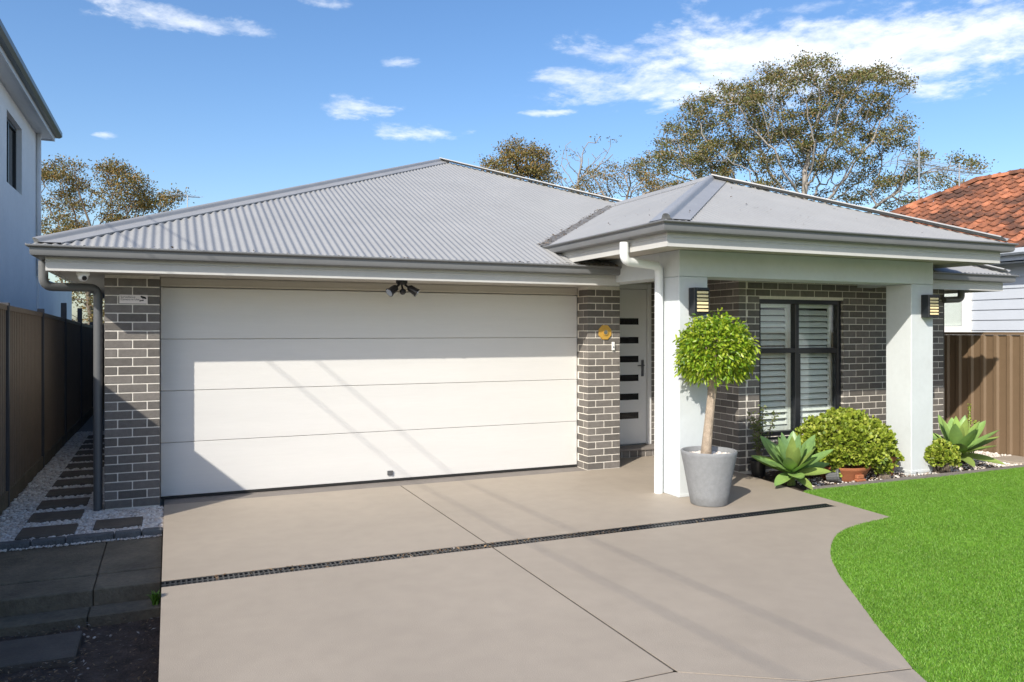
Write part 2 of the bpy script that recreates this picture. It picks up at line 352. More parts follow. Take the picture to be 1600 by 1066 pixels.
# side path: gravel, soil, beds
structure(MB().prism([(-1.47, 7.52), (-.57, 7.52), (-.57, 24), (-1.47, 24)], -.25, -.03).build('side_path', 'gravel_bed'))
structure(MB().prism([(-.57, 7.52), (-.055, 7.52), (-.055, 8.5), (-.57, 8.5)], -.25, -.03).build('side_path', 'gravel_bed'))
def bumpy(name, x0, x1, y0, y1, z, amp, step, mat, scale=3.0):
    nx = int((x1-x0)/step)+1; ny = int((y1-y0)/step)+1; X, Y = np.meshgrid(np.linspace(x0, x1, nx), np.linspace(y0, y1, ny))
    from mathutils import noise
    Z = np.array([noise.fractal((xx*scale, yy*scale, 3.1), 1.0, 2.2, 5) for xx, yy in zip(X.ravel(), Y.ravel())])*amp + z
    V = np.stack([X.ravel(), Y.ravel(), Z], 1); i = (np.arange(ny-1)[:, None]*nx + np.arange(nx-1)[None]).ravel()[:, None]
    me = np_mesh(name, V, i + np.array([[0, 1, nx+1, nx]])); return structure(link(name, me, mat, smooth=True))
bumpy('soil', -1.5, -.045, -1.0, 5.84, -.24, .035, .03, 'soil', 4.0)
structure(MB().prism([(-9, -7), (-1.55, -7), (-1.55, 9.8), (-9, 9.8)], -.28, -.12).build('neighbour_yard', 'ground'))
bumpy('garden_bed', 6.22, 10.62, 6.46, 7.7, -.03, .02, .04, 'mulch', 4.0)
structure(MB().prism([(9.98, 6.4), (10.66, 6.4), (10.66, 20), (9.98, 20)], -.25, -.028).build('side_ground', 'gravel_bed'))

def pebbles(name, n, box, z, size, label, avoid=None, poly=None, flat=.6, mat='pebble'):
    bm = bmesh.new(); bmesh.ops.create_icosphere(bm, subdivisions=1, radius=1); bv = np.array([v.co[:] for v in bm.verts]); bf = np.array([[v.index for v in f.verts] for f in bm.faces]); bm.free()
    x = rng.uniform(box[0], box[1], n); y = rng.uniform(box[2], box[3], n); keep = np.ones(n, bool)
    if avoid:
        for (a0, a1, b0, b1) in avoid: keep &= ~((x > a0) & (x < a1) & (y > b0) & (y < b1))
    if poly is not None: keep &= inside(x, y, poly)
    x = x[keep]; y = y[keep]; n = len(x); V = []
    s = size*rng.uniform(.55, 1.3, n); ang = rng.uniform(0, 6.28, n); el = rng.uniform(.65, 1.25, n); fl = flat*rng.uniform(.7, 1.3, n)
    jit = 1 + rng.normal(0, .10, (n, len(bv), 1))
    P = bv[None]*jit; P = P * np.stack([s*el, s, s*fl], 1)[:, None, :]
    tilt = rng.normal(0, .3, n)[:, None]; P = np.stack([P[..., 0], P[..., 1]*np.cos(tilt)-P[..., 2]*np.sin(tilt), P[..., 1]*np.sin(tilt)+P[..., 2]*np.cos(tilt)], -1)
    c, sn = np.cos(ang)[:, None], np.sin(ang)[:, None]; P = np.stack([P[..., 0]*c-P[..., 1]*sn, P[..., 0]*sn+P[..., 1]*c, P[..., 2]], -1)
    P += np.stack([x, y, z + s*fl*.5 + rng.uniform(0, size*.5, n)], 1)[:, None, :]
    F = (np.arange(n)[:, None, None]*len(bv) + bf[None]).reshape(-1, 3)
    return link(name, np_mesh(name, P.reshape(-1, 3), F), mat, kind='stuff', smooth=True)
# stepping stones
stones = [(-1.175-.004*k, -.745-.004*k, 7.57+.60*k, 7.94+.60*k) for k in range(12)]+[(-.61, -.225, 7.66, 8.0)]
ordin = ['nearest', 'second', 'third', 'fourth', 'fifth', 'sixth', 'seventh', 'eighth', 'ninth', 'tenth', 'eleventh', 'farthest visible']
for i, (x0, x1, y0, y1) in enumerate(stones):
    o = MB().box(x0, x1, y0, y1, -.028, .004, .006).build('stepping_stone', 'paver')
    o.rotation_euler.z = 0
    lab = f'{ordin[i]} dark stepping stone of the row along the left fence' if i < 12 else 'single dark stepping stone in pebbles at the foot of the brick pier'
    tag(o, lab, 'paver', 'stepping stones in the gravel')
av = [(a-.008, b+.008, c-.008, d+.008) for a, b, c, d in stones]
tag(pebbles('pebbles', 9000, (-1.45, -.06, 7.46, 8.44), -.032, .019, '', av), 'white and tan pebbles between the stepping stones by the pier', 'gravel')
tag(pebbles('pebbles', 15000, (-1.45, -.58, 8.40, 15.2), -.032, .021, '', av), 'pale pebbles running down the shaded side passage', 'gravel')
# stone edging in front of pebbles
e = thing('stone_edging', 'row of dark split stones edging the pebbles', 'edging', (-.75, 7.42, -.08))
xs = -1.46
for w in (.42, .25, .36, .21, .19):
    x1 = min(xs+w, -.056)
    mb = MB().box(xs+.004, x1-.004, 7.385+random.uniform(-.006, .006), 7.475, -.10, .012+random.uniform(-.006, .006), .008); mb.build('stone', 'edging_stone', e); xs += w
tag(pebbles('pebbles', 260, (-1.3, -.06, 7.335, 7.375), -.045, .011, ''), 'thin line of spilled white pebbles along the stone edging', 'gravel')
# two old concrete steps
s1 = thing('concrete_step', 'wide dark weathered concrete step below the stone edging', 'step', (-.75, 6.7, -.2))
for (x0, x1, y0, y1, z) in ((-1.46, -.484, 6.42, 7.383, -.048), (-.478, -.056, 6.42, 7.383, -.046), (-1.46, -.484, 6.06, 6.414, -.056), (-.478, -.056, 6.06, 6.414, -.055)):
    MB().box(x0, x1, y0, y1, -.25, z, .006).build('slab', 'old_concrete', s1)
s2 = thing('concrete_step', 'narrow lower dark concrete step above the soil', 'step', (-.75, 5.9, -.25))
for (x0, x1) in ((-1.46, -.50), (-.494, -.056)): MB().box(x0, x1, 5.84, 6.055, -.3, -.165, .006).build('slab', 'old_concrete', s2)
tag(MB().box(-1.25, -.51, 5.26, 5.68, -.28, -.195, .008).build('paving_slab', 'paver'), 'smooth dark grey paving slab lying on the soil', 'paver')
def flakes(name, n, sampler, size, mat='litter'):
    V = []; F = []
    for i in range(n):
        x, y, z = sampler(); a = random.uniform(0, 6.28); s = size*random.uniform(.4, 1.4); w = s*random.uniform(.12, .5)
        t = random.uniform(-.4, .4); dx = Vector((math.cos(a)*s, math.sin(a)*s, t*s)); dy = Vector((-math.sin(a)*w, math.cos(a)*w, random.uniform(-.2, .3)*w)); c = Vector((x, y, z)); b = len(V)
        V += [c-dx, c+dy+Vector((0, 0, w*.4)), c+dx, c-dy+Vector((0, 0, w*.4))]; F += [(b, b+1, b+3), (b+1, b+2, b+3)]
    return link(name, np_mesh(name, np.array([v[:] for v in V]), np.array(F)), mat, kind='stuff')
def soil_pt():
    while True:
        x, y = random.uniform(-1.45, -.06), random.uniform(3.2, 5.82)
        if -1.27 < x < -.49 and 5.28 < y < 5.74: continue
        if random.random() < (.35 if x > -.45 else .9): return x, y, -.215+random.uniform(-.01, .02)
tag(flakes('leaf_litter', 3600, soil_pt, .013), 'dry leaves, twigs and white chips scattered on dark soil', 'leaf litter')
tag(pebbles('stone_chips', 26, (-1.4, -.07, 3.5, 5.82), -.23, .011, ''), 'loose pale stones scattered on the dark soil', 'stones')
def tuft(name, x, y, z, n, h, label):
    V = []; F = []
    for i in range(n):
        a = random.uniform(0, 6.28); l = h*random.uniform(.5, 1.1); w = .004; dx = Vector((-math.sin(a)*w, math.cos(a)*w, 0)); o = Vector((x+random.uniform(-.02, .02), y+random.uniform(-.03, .03), z)); d = Vector((math.cos(a), math.sin(a), 0)); b = len(V)
        V += [o-dx, o+dx, o+d*l*.3+dx+Vector((0, 0, l*.7)), o+d*l*.3-dx+Vector((0, 0, l*.7)), o+d*l*.7+Vector((0, 0, l*.8))]; F += [(b, b+1, b+2), (b, b+2, b+3), (b+3, b+2, b+4)]
    return tag(link(name, np_mesh(name, np.array([v[:] for v in V]), np.array(F)), 'grass'), label, 'weed')
tuft('grass_tuft', -.09, 5.92, -.165, 46, .10, 'small grass weed growing at the driveway edge by the drain')

# ------------------------------------------------------------------ trench drain
dr = thing('trench_drain', 'long black slotted drain grate set across the driveway', 'drain', (2.95, 5.81, -.05))
MB().box(-.05, 6.0, 5.737, 5.883, -.049, -.045).build('channel', 'black_plastic', dr)
for y0, y1 in ((5.739, 5.755), (5.865, 5.881)): MB().box(-.05, 6.0, y0, y1, -.044, -.003).build('side_rail', 'charcoal', dr)
MB().box(-.05, 6.0, 5.805, 5.814, -.044, -.005).build('centre_rail', 'steel', dr)
mb = MB(); x = -.035
while x < 5.99: mb.box(x, x+.012, 5.7552, 5.8648, -.03, -.004); x += .034
mb.build('slats', 'charcoal', dr, kind='stuff')
tag(flakes('drain_litter', 420, lambda: (min(5.9, max(.3, random.gauss(2.1, 1.0))), random.uniform(5.745, 5.875), random.uniform(-.012, .002)), .016), 'dry leaf bits and twigs caught in the drain grate', 'leaf litter')

# ------------------------------------------------------------------ the house
H = thing('house', 'single storey dark brick house with grey corrugated hip roof and white garage door', 'house', (4.6, 12, 0))
GB, BH, BL, BD, JT = .086, .076, .230, .110, .010      # course, brick height, length, depth, joint
brick_cache = {}; N_IND = [0]
def brick_mesh(sx, sy):
    k = (round(sx, 3), round(sy, 3))
    if k not in brick_cache:
        me = MB().box(-sx/2, sx/2, -sy/2, sy/2, 0, BH, .004).mesh('brick'); me.materials.append(MATS['brick']); brick_cache[k] = me
    return brick_cache[k]
rest = MB()
def brick(x0, x1, y0, y1, z, parent, single=True):
    if x1-x0 < .02 or y1-y0 < .02: return
    if single and N_IND[0] < 300:
        N_IND[0] += 1
        o = bpy.data.objects.new('brick', brick_mesh(x1-x0, y1-y0)); COL.objects.link(o); o.parent = parent; pl = Vector(parent.location); q = parent.parent
        o.location = Vector(((x0+x1)/2, (y0+y1)/2, z)) - H.location - parent.location
    else: rest.box(x0, x1, y0, y1, z, z+BH, .004)
def pier(x0, x1, y0, y1, nc, ztop):
    c = MB().box(x0+.004, x1-.004, y0+.0045, y1, -.03, ztop).build('brick_pier', 'mortar', H)
    for i in range(nc):
        z = i*GB+.003
        h = BH
        if z+h > ztop: continue
        if i % 2 == 0:
            m = (x0+x1)/2
            brick(x0, m-.005, y0, y0+BD, z, c); brick(m+.005, x1, y0, y0+BD, z, c)
            brick(x0, x0+BD, y0+BD+JT, y1-.002, z, c); rest.box(x1-BD, x1, y0+BD+JT, y1-.002, z, z+h, .004)
        else:
            brick(x0, x0+BD, y0, min(y0+BL, y1-.002), z, c); brick(x0+BD+JT, x1-BD-JT, y0, y0+BD, z, c); brick(x1-BD, x1, y0, min(y0+BL, y1-.002), z, c)
    return c
pier(-.575, -.087, 8.45, 8.72, 26, 2.262)
pier(4.725, 5.19, 8.45, 8.72, 26, 2.275)
def wall_x(x0, x1, yf, z0, z1, parent, single, off=0.0, hole=None):
    """bricks in running bond on a wall whose face is at y = yf"""
    for i in range(int(z0/GB), int(z1/GB)):
        z = i*GB+.003
        if z < z0-.01 or z+BH > z1+.02: continue
        x = x0 - (BL+JT) + ((BL+JT)/2 if i % 2 else 0) + off
        while x < x1:
            a, b = max(x, x0), min(x+BL, x1)
            segs = [(a, b)]
            if hole and z+BH > hole[2] and z < hole[3]: segs = [(a, min(b, hole[0])), (max(a, hole[1]), b)]
            for (p, q) in segs:
                if q-p > .03: brick(p, q, yf, yf+.10, z, parent, single(p, q, z) if callable(single) else single)
            x += BL+JT
YB = 7.6; WX0, WX1, WZ0, WZ1 = 6.67, 8.06, .40, 2.115
bw = MB(); m_ = .0045
bw.box(6.355, WX0, YB+m_, YB+.22, -.05, 2.53).box(WX1, 9.945, YB+m_, YB+.22, -.05, 2.53).box(WX0, WX1, YB+m_, YB+.22, -.05, WZ0).box(WX0, WX1, YB+m_, YB+.22, WZ1, 2.53)
bw.box(6.355+m_, 6.55, YB+.2205, 9.31, -.05, 2.53)
wallb = bw.build('brick_wall', 'mortar', H)
wall_x(6.35+BD+JT, 9.95, YB, 0, 2.53, wallb, lambda p, q, z: (p < 6.7 or (p < 8.35) ) , off=.02, hole=(WX0, WX1, WZ0, WZ1))
for i in range(29):                      # return wall of the entry and its corner bricks
    z = i*GB+.003; y = YB if i % 2 else YB+.0
    if i % 2 == 0: rest.box(6.35, 6.35+BD, YB, YB+BL, z, z+BH, .004); y = YB+BL+JT
    else: rest.box(6.35, 6.35+BD, YB, YB+BD, z, z+BH, .004); y = YB+BD+JT
    while y < 9.28: rest.box(6.35, 6.45, y, min(y+BL, 9.295), z, z+BH, .004); y += BL+JT
wd = MB().box(5.2, 5.44, 9.308, 9.42, -.05, 2.53).box(6.225, 6.354, 9.308, 9.42, -.05, 2.53).box(5.44, 6.225, 9.308, 9.42, 2.38, 2.53).build('door_wall', 'mortar', H)
for i in range(29):
    z = i*GB+.003
    rest.box(6.228, 6.345, 9.30, 9.40, z, z+BH, .004)
    if i >= 28: [rest.box(x, x+.225, 9.30, 9.40, z-.012, z+BH-.012, .004) for x in (5.45, 5.69, 5.93)]
stp = MB().box(5.22, 6.34, 9.06, 9.305, -.04, .085).build('door_step', 'mortar', H)
for i in range(9): rest.box(5.225+i*.124, 5.225+i*.124+.112, 9.05, 9.16, .004, .004+.082, .004)
MB().box(5.2, 6.345, 9.03, 9.30, .09, .125, .004).build('door_sill', 'concrete_strip', H)
rest.build('bricks', 'brick', H, kind='stuff')
# closed body behind the visible faces
MB().box(-.56, 4.74, 8.80, 20, -.2, 2.255).box(4.7405, 5.185, 8.7205, 9.3, -.2, 2.5).box(4.745, 9.9, 9.43, 20, -.2, 2.5).build('inner_wall', 'render', H)
# bedroom behind the window
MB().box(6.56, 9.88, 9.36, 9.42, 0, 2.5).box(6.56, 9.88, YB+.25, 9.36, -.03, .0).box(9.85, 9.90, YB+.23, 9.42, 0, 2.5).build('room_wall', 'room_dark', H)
MB().box(9.955, 9.96, YB+.0, 20, -.1, 2.5).build('side_wall', 'brick', H)
# rendered portal
for (x0, x1) in ((4.81, 5.172), (8.18, 8.556)): MB().box(x0, x1, 6.68, 7.045, -.1, 2.283, .006).build('column', 'render', H)
MB().box(4.81, 8.556, 6.678, 7.047, 2.285, 2.556, .005).build('beam', 'render', H)
MB().box(4.812, 5.10, 7.0475, 8.9, 2.287, 2.556, .004).build('beam', 'render', H)
MB().box(8.30, 8.552, 7.0475, YB-.002, 2.287, 2.556, .004).build('beam', 'render', H)
MB().box(4.73, 6.36, 8.905, 9.30, 2.50, 2.556).build('beam', 'render', H)
MB().box(-.98, 4.84, 7.95, 20, 2.29, 2.462).box(8.6, 10.28, 7.02, 9.5, 2.33, 2.475).box(4.30, 8.95, 6.15, 9.6, 2.58, 2.75).build('eave_block', 'charcoal', H)
MB().box(4.30, 8.95, 6.14, 9.32, 2.558, 2.575).build('porch_ceiling', 'soffit', H)
for (x0, x1) in ((4.81, 5.172), (8.18, 8.556)): MB().box(x0-.004, x1+.004, 6.676, 7.049, .0, .035, .004).build('column_base', 'render', H)
# soffit and fascia
MB().box(-.985, 4.85, 7.945, 8.80, 2.265, 2.285).box(-.985, -.56, 8.8005, 20, 2.265, 2.285).build('soffit', 'soffit', H)
MB().box(8.56, 10.29, 7.01, 7.62, 2.30, 2.32).box(9.94, 10.29, 7.6205, 20, 2.30, 2.32).build('soffit', 'soffit', H)
FA = lambda z: [(-.018, z), (0, z), (0, z+.075), (.004, z+.083), (0, z+.091), (0, z+.185), (-.018, z+.185)]
GU = lambda z: [(.002, z+.115), (.002, z+.02), (.02, z+.004), (.07, z), (.098, z+.010), (.106, z+.030), (.106, z+.072), (.122, z+.080), (.134, z+.086), (.136, z+.094), (.130, z+.101), (.105, z+.101), (.105, z+.094), (.120, z+.092), (.100, z+.078), (.098, z+.035), (.092, z+.018), (.07, z+.008), (.02, z+.012), (.01, z+.025), (.01, z+.115)]
main_path = [(-1.0, 20), (-1.0, 7.93), (4.86, 7.93)]; porch_path = [(4.275, 8.6), (4.275, 6.125), (8.975, 6.125), (8.975, 9.6)]; right_path = [(8.62, 6.995), (10.305, 6.995), (10.305, 20)]
def flip(p): return p
for path, z, gap in ((main_path, 2.25, .116), (porch_path, 2.515, .126), (right_path, 2.255, .110)):
    sweep(path, [(-o, zz_) if False else (o, zz_) for o, zz_ in FA(z)], 'fascia', 'fascia', H)
    sweep(path, GU(z+gap), 'gutter', 'gutter', H, 30)
# roof
roof = thing('roof', 'x', 'x'); del roof['label'], roof['category']; roof.parent = H
def sheet(name, org, e, n, tan, smin, smax, lo, hi, amp=.0085, pitch=.0762, mat='roof', seg=8):
    """corrugated iron: ribs run up the slope n, spaced along the eave direction e; lo/hi give each rib's ends"""
    O = Vector(org); e = Vector(e); n = Vector(n); up = Vector((0, 0, 1)); S = np.arange(smin, smax+1e-6, pitch/seg); V = []; F = []
    for s in S:
        a, b = lo(s), max(hi(s), lo(s)+.001); h = amp*math.cos(2*math.pi*s/pitch)
        V.append((O+e*s+n*a+up*(tan*a+h))[:]); V.append((O+e*s+n*b+up*(tan*b+h))[:])
    k = len(S); V += [(v[0], v[1], v[2]-.004) for v in V]
    for i in range(k-1):
        F.append((2*i, 2*i+2, 2*i+3, 2*i+1)); F.append((2*k+2*i, 2*k+2*i+1, 2*k+2*i+3, 2*k+2*i+2)); F.append((2*i, 2*k+2*i, 2*k+2*i+2, 2*i+2))
    me = bpy.data.meshes.new(name); me.from_pydata(V, [], F); me.update(); o = link(name, me, mat, roof, 40); return o
T = .414
AX, AY, EX, EY, EZ = 4.54, 13.54, -1.15, 7.85, 2.455      # main roof: apex, front left corner
sheet('roof_sheet', (EX, EY, EZ), (1, 0, 0), (0, 1, 0), T, 0, 8.45, lambda s: .045 if s < 6.0 else max(.045, (s+EX)+4.33-EY+.02), lambda s: s if s < AX-EX else 2*(AX-EX)-s)
sheet('roof_sheet', (EX, 20, EZ), (0, -1, 0), (1, 0, 0), T, 0, 12.15, lambda s: .045, lambda s: min(AX-EX, 12.15-s))
sheet('roof_sheet', (10.23, 7.85, EZ), (0, 1, 0), (-1, 0, 0), T, 0, 12.1, lambda s: .045, lambda s: min(s, AX-EX))
sheet('roof_sheet', (10.43, 6.87, EZ), (0, 1, 0), (-1, 0, 0), T, 0, 2.4, lambda s: .045, lambda s: min(s, 2.0))
sheet('roof_sheet', (8.0, 6.87, EZ), (1, 0, 0), (0, 1, 0), T, 0, 2.43, lambda s: .045, lambda s: 2.43-s)
PX0, PX1, PY, PZ = 4.15, 9.10, 6.0, 2.722; PA = (PX1-PX0)/2
sheet('roof_sheet', (PX0, PY, PZ), (1, 0, 0), (0, 1, 0), T, 0, PX1-PX0, lambda s: .04, lambda s: min(s, PX1-PX0-s))
sheet('roof_sheet', (PX0, 11.1, PZ), (0, -1, 0), (1, 0, 0), T, 0, 5.1, lambda s: max(.04, 2.62-s), lambda s: min(PA, 5.1-s))
sheet('roof_sheet', (PX1, PY, PZ), (0, 1, 0), (-1, 0, 0), T, 0, 5.1, lambda s: .04, lambda s: min(PA, s))
def lining(*pts, name='roof_lining'):
    MB().add([(x, y, z-.05) for x, y, z in pts], [tuple(range(len(pts)))]).build(name, 'charcoal', roof)
zf = lambda y: EZ+T*(y-EY)
lining((-1.0, 7.95, zf(7.95)), (4.84, 7.95, zf(7.95)), (4.84, 9.2, zf(9.2)), (6.6, 10.95, zf(10.95)), (7.13, 10.95, zf(10.95)), (AX, AY, zf(AY)))
lining((-1.0, 20, EZ+T*.15), (-1.0, 7.98, EZ+T*.13), (AX, AY, zf(AY)), (AX, 20, zf(AY)))
lining((10.1, 20, EZ+T*.13), (AX, 20, zf(AY)), (AX, AY, zf(AY)), (7.1, 10.98, zf(10.98)), (8.2, 9.88, zf(9.88)))
PM = (PX0+PX1)/2; PZ1 = PZ+T*PA
lining((PX0+.13, PY+.13, PZ+T*.13), (PX1-.13, PY+.13, PZ+T*.13), (PM, PY+PA, PZ1))
lining((PX0+.13, PY+.13, PZ+T*.13), (PM, PY+PA, PZ1), (PM, 11.0, PZ1), (PX0+.4, 8.9, PZ+T*.4), (PX0+.13, 8.5, PZ+T*.13))
lining((PX1-.13, PY+.13, PZ+T*.13), (PX1-.13, 9.5, PZ+T*.13), (PM, 11.0, PZ1), (PM, PY+PA, PZ1))
def cap(name, a, b, na, nb, w, mat, roll=.032, lift=.012, trim=(0, 0)):
    """ridge or hip capping: two flanges lying on the slopes na, nb with a raised roll between"""
    a = Vector(a); b = Vector(b); d = (b-a).normalized(); na = Vector(na).normalized(); nb = Vector(nb).normalized()
    fa = na.cross(d).normalized(); fb = nb.cross(d).normalized()
    mid = (na+nb).normalized()
    if fa.dot(fb) > 0: fb = -fb
    if (a+fa).z > (a-fa).z and False: pass
    prof = [fa*w+na*lift-na*.015, fa*w+na*lift, fa*roll*1.25+na*lift]
    for i in range(7):
        t = math.pi*i/6; side = (fa-fb).normalized(); prof.append(side*math.cos(t)*roll+mid*(math.sin(t)*roll*1.15+lift*1.1))
    prof += [fb*roll*1.25+nb*lift, fb*w+nb*lift, fb*w+nb*lift-nb*.015]
    k = len(prof); hd = Vector((d.x, d.y, 0)).normalized(); hs_ = Vector((hd.y, -hd.x, 0)); dk = d/max(.3, Vector((d.x, d.y)).length)
    lat = [abs(p.dot(hs_)) for p in prof]       # ends at an eave corner are cut parallel to the eaves
    V = [(a+p+(dk*l_ if trim[0] else Vector((0, 0, 0))))[:] for p, l_ in zip(prof, lat)]+[(b+p-(dk*l_ if trim[1] else Vector((0, 0, 0))))[:] for p, l_ in zip(prof, lat)]
    F = [(i, i+1, k+i+1, k+i) for i in range(k-1)]+[tuple(range(2, k-2)), tuple(range(k+2, 2*k-2))[::-1]]
    mb = MB().add(V, F); return mb.build(name, mat, roof, 35)
nF, nL, nR = (0, -T, 1), (-T, 0, 1), (T, 0, 1); Z0 = .004
apex = (AX, AY, EZ+T*(AX-EX)+Z0)
cap('hip_cap', (EX+.06, EY+.06, EZ+T*.06+Z0), apex, nL, nF, .15, 'flashing', trim=(1, 0))
cap('hip_cap', apex, (7.25, 10.83, EZ+T*(10.83-EY)+Z0), nF, nR, .12, 'flashing')
cap('ridge_cap', apex, (AX, 20, apex[2]), nL, nR, .12, 'flashing')
pap = ((PX0+PX1)/2, PY+PA, PZ+T*PA+Z0)
cap('hip_cap', (PX0+.06, PY+.06, PZ+T*.06+Z0), pap, nL, nF, .20, 'flashing', .04, trim=(1, 0))
cap('hip_cap', pap, (PX1-.06, PY+.06, PZ+T*.06+Z0), nF, nR, .12, 'flashing', trim=(0, 1))
cap('ridge_cap', pap, (pap[0], 10.98, pap[2]), nL, nR, .11, 'flashing')
cap('hip_cap', (8.2, 9.1, EZ+T*2.23+Z0), (10.37, 6.93, EZ+T*.06+Z0), nF, nR, .11, 'flashing', trim=(0, 1))
# valley tray
va = Vector((4.18, 8.48, 2.735)); vb = Vector((6.58, 10.90, 3.725)); dv = (vb-va).normalized(); sd = Vector((1, -1, 0)).normalized()
MB().add([(va-sd*.11+Vector((0, 0, .03)))[:], va[:], (va+sd*.09+Vector((0, 0, .025)))[:], (vb-sd*.11+Vector((0, 0, .03)))[:], vb[:], (vb+sd*.09+Vector((0, 0, .025)))[:]], [(0, 1, 4, 3), (1, 2, 5, 4)]).build('valley_tray', 'valley', roof)
def valley_pt():
    t = random.random()**1.4; p = va.lerp(vb, t)+sd*random.uniform(-.15, .05); return p.x, p.y, p.z+.035
tag(flakes('roof_litter', 260, valley_pt, .022), 'brown leaf litter lying in the roof valley', 'leaf litter')
def gut_pt():
    x = random.uniform(-.9, 4.4) if random.random() < .3 else random.gauss(4.3, .4); x = min(x, 4.8); return x, 7.89+random.uniform(-.02, .03), 2.475+random.uniform(0, .02)
tag(flakes('gutter_litter', 150, gut_pt, .02), 'dead leaves and twigs caught along the garage gutter edge', 'leaf litter')
def roof_pt():
    x = random.uniform(4.6, 8.0); y = random.uniform(6.2, 8.2); d = min(x-PX0, y-PY, PX1-x); return x, y, PZ+T*d+.016
tag(flakes('roof_leaves', 60, roof_pt, .017), 'scattered dry leaves lying on the porch roof', 'leaf litter')

# garage door
gd = thing('garage_door', 'x', 'x'); del gd['label'], gd['category']; gd.parent = H
zp = [.026, .575, 1.105, 1.635, 2.165]
for i in range(4):
    mb = MB().box(-.083, 4.722, 8.722, 8.76, zp[i]+.002, zp[i+1]-.0025, .0035); mb.build('panel', 'garage_white', gd)
MB().box(-.083, 4.722, 8.7225, 8.75, .004, .025).build('bottom_seal', 'rubber', gd)
MB().box(-.083, 4.722, 8.745, 8.79, .05, 2.165).build('door_backing', 'soffit', gd)
MB().box(2.27, 2.335, 8.70, 8.7215, .075, .125, .004).box(2.295, 2.31, 8.69, 8.70, .085, .115).build('lock_handle', 'steel', gd)
MB().box(-.083, 4.722, 8.705, 8.80, 2.172, 2.262, .004).build('garage_lintel', 'soffit', H)
MB().box(-.083, 4.722, 8.698, 8.7045, 2.176, 2.192).build('lintel_trim', 'soffit', H)
# front door
fd = thing('front_door', 'x', 'x'); del fd['label'], fd['category']; fd.parent = H
D0, D1, DZ0, DZ1 = 5.50, 6.16, .135, 2.30
MB().box(D0-.16, D1, 9.335, 9.375, DZ0, DZ1, .003).build('door_leaf', 'door_paint', fd)
for i in range(6):
    zc = .535+i*.263
    MB().box(5.50, 6.03, 9.3275, 9.336, zc-.045, zc+.045).build('glass_panel', 'dark_glass', fd)
    MB().box(5.49, 6.04, 9.331, 9.3355, zc-.053, zc+.053).build('glazing_trim', 'door_paint', fd)
MB().box(6.075, 6.115, 9.318, 9.336, 1.08, 1.31, .004).tube([(6.095, 9.318, 1.235), (6.095, 9.28, 1.235), (5.99, 9.28, 1.235)], .009, 8).build('door_handle', 'steel', fd)
MB().box(D1+.004, D1+.062, 9.29, 9.40, DZ0-.01, 2.375, .004).box(5.34, D1+.002, 9.292, 9.40, 2.305, 2.373, .004).build('door_frame', 'door_paint', H)

# window with plantation shutters
win = thing('window', 'x', 'x'); del win['label'], win['category']; win.parent = H
YW = YB+.07
mb = MB(); fw_ = .055; xm = 7.315; zt = 1.47
for (a, b, c, d) in ((WX0, WX0+fw_, WZ0, WZ1), (WX1-fw_, WX1, WZ0, WZ1), (WX0+fw_, WX1-fw_, WZ1-fw_, WZ1), (WX0+fw_, WX1-fw_, WZ0, WZ0+fw_)): mb.box(a, b, YW-.03, YW+.07, c, d, .004)
mb.build('window_frame', 'charcoal', win)
MB().box(xm-.032, xm+.032, YW-.028, YW+.06, WZ0+fw_+.001, WZ1-fw_-.001, .004).build('mullion', 'charcoal', win)
MB().box(WX0+fw_+.001, xm-.033, YW-.026, YW+.06, zt-.03, zt+.03, .004).build('transom', 'charcoal', win)
MB().box(xm+.033, WX1-fw_-.001, YW-.026, YW+.06, zt-.04, zt+.03, .004).build('transom', 'charcoal', win)
for (a, b) in ((WX0+fw_, xm-.032), (xm+.032, WX1-fw_)):
    for (c, d) in ((WZ0+fw_, zt-.03), (zt+.03, WZ1-fw_)): MB().box(a, b, YW+.012, YW+.018, c, d).build('pane', 'window_glass', win)
MB().box(xm+.033, xm+.06, YW-.022, YW+.01, WZ0+fw_, zt-.042).box(WX1-fw_-.03, WX1-fw_-.001, YW-.022, YW+.01, WZ0+fw_, zt-.042).build('awning_sash', 'charcoal', win)
YS = YW+.13
for (a, b) in ((WX0+.02, xm), (xm+.004, WX1-.02)):
    s = MB()
    s.box(a, a+.05, YS-.014, YS+.014, WZ0+.02, WZ1-.03, .003).box(b-.05, b, YS-.014, YS+.014, WZ0+.02, WZ1-.03, .003)
    s.box(a+.05, b-.05, YS-.013, YS+.013, WZ0+.02, WZ0+.11, .003).box(a+.05, b-.05, YS-.013, YS+.013, WZ1-.10, WZ1-.03, .003)
    s.build('shutter_frame', 'shutter', win)
    z = WZ0+.15; lm = None
    while z < WZ1-.12:
        w = .042; t = R(44)
        V = []
        for xx in (a+.052, b-.052):
            for (p, q) in ((-w, -.004), (0, -.007), (w, -.004), (w, .004), (0, .007), (-w, .004)):
                V.append((xx, YS+p*math.cos(t)-q*math.sin(t), z+p*math.sin(t)*1.0+q*math.cos(t)))
        V = [(x_, y_, zz_) for x_, y_, zz_ in V]
        F = [(i, (i+1) % 6, 6+(i+1) % 6, 6+i) for i in range(6)]+[(5, 4, 3, 2, 1, 0), (6, 7, 8, 9, 10, 11)]
        MB().add(V, F).build('louvre', 'shutter', win); z += .078
MB().box(WX0+.003, WX1-.003, YB-.012, YW-.032, WZ0-.03, WZ0-.002, .003).build('window_sill', 'charcoal', H)

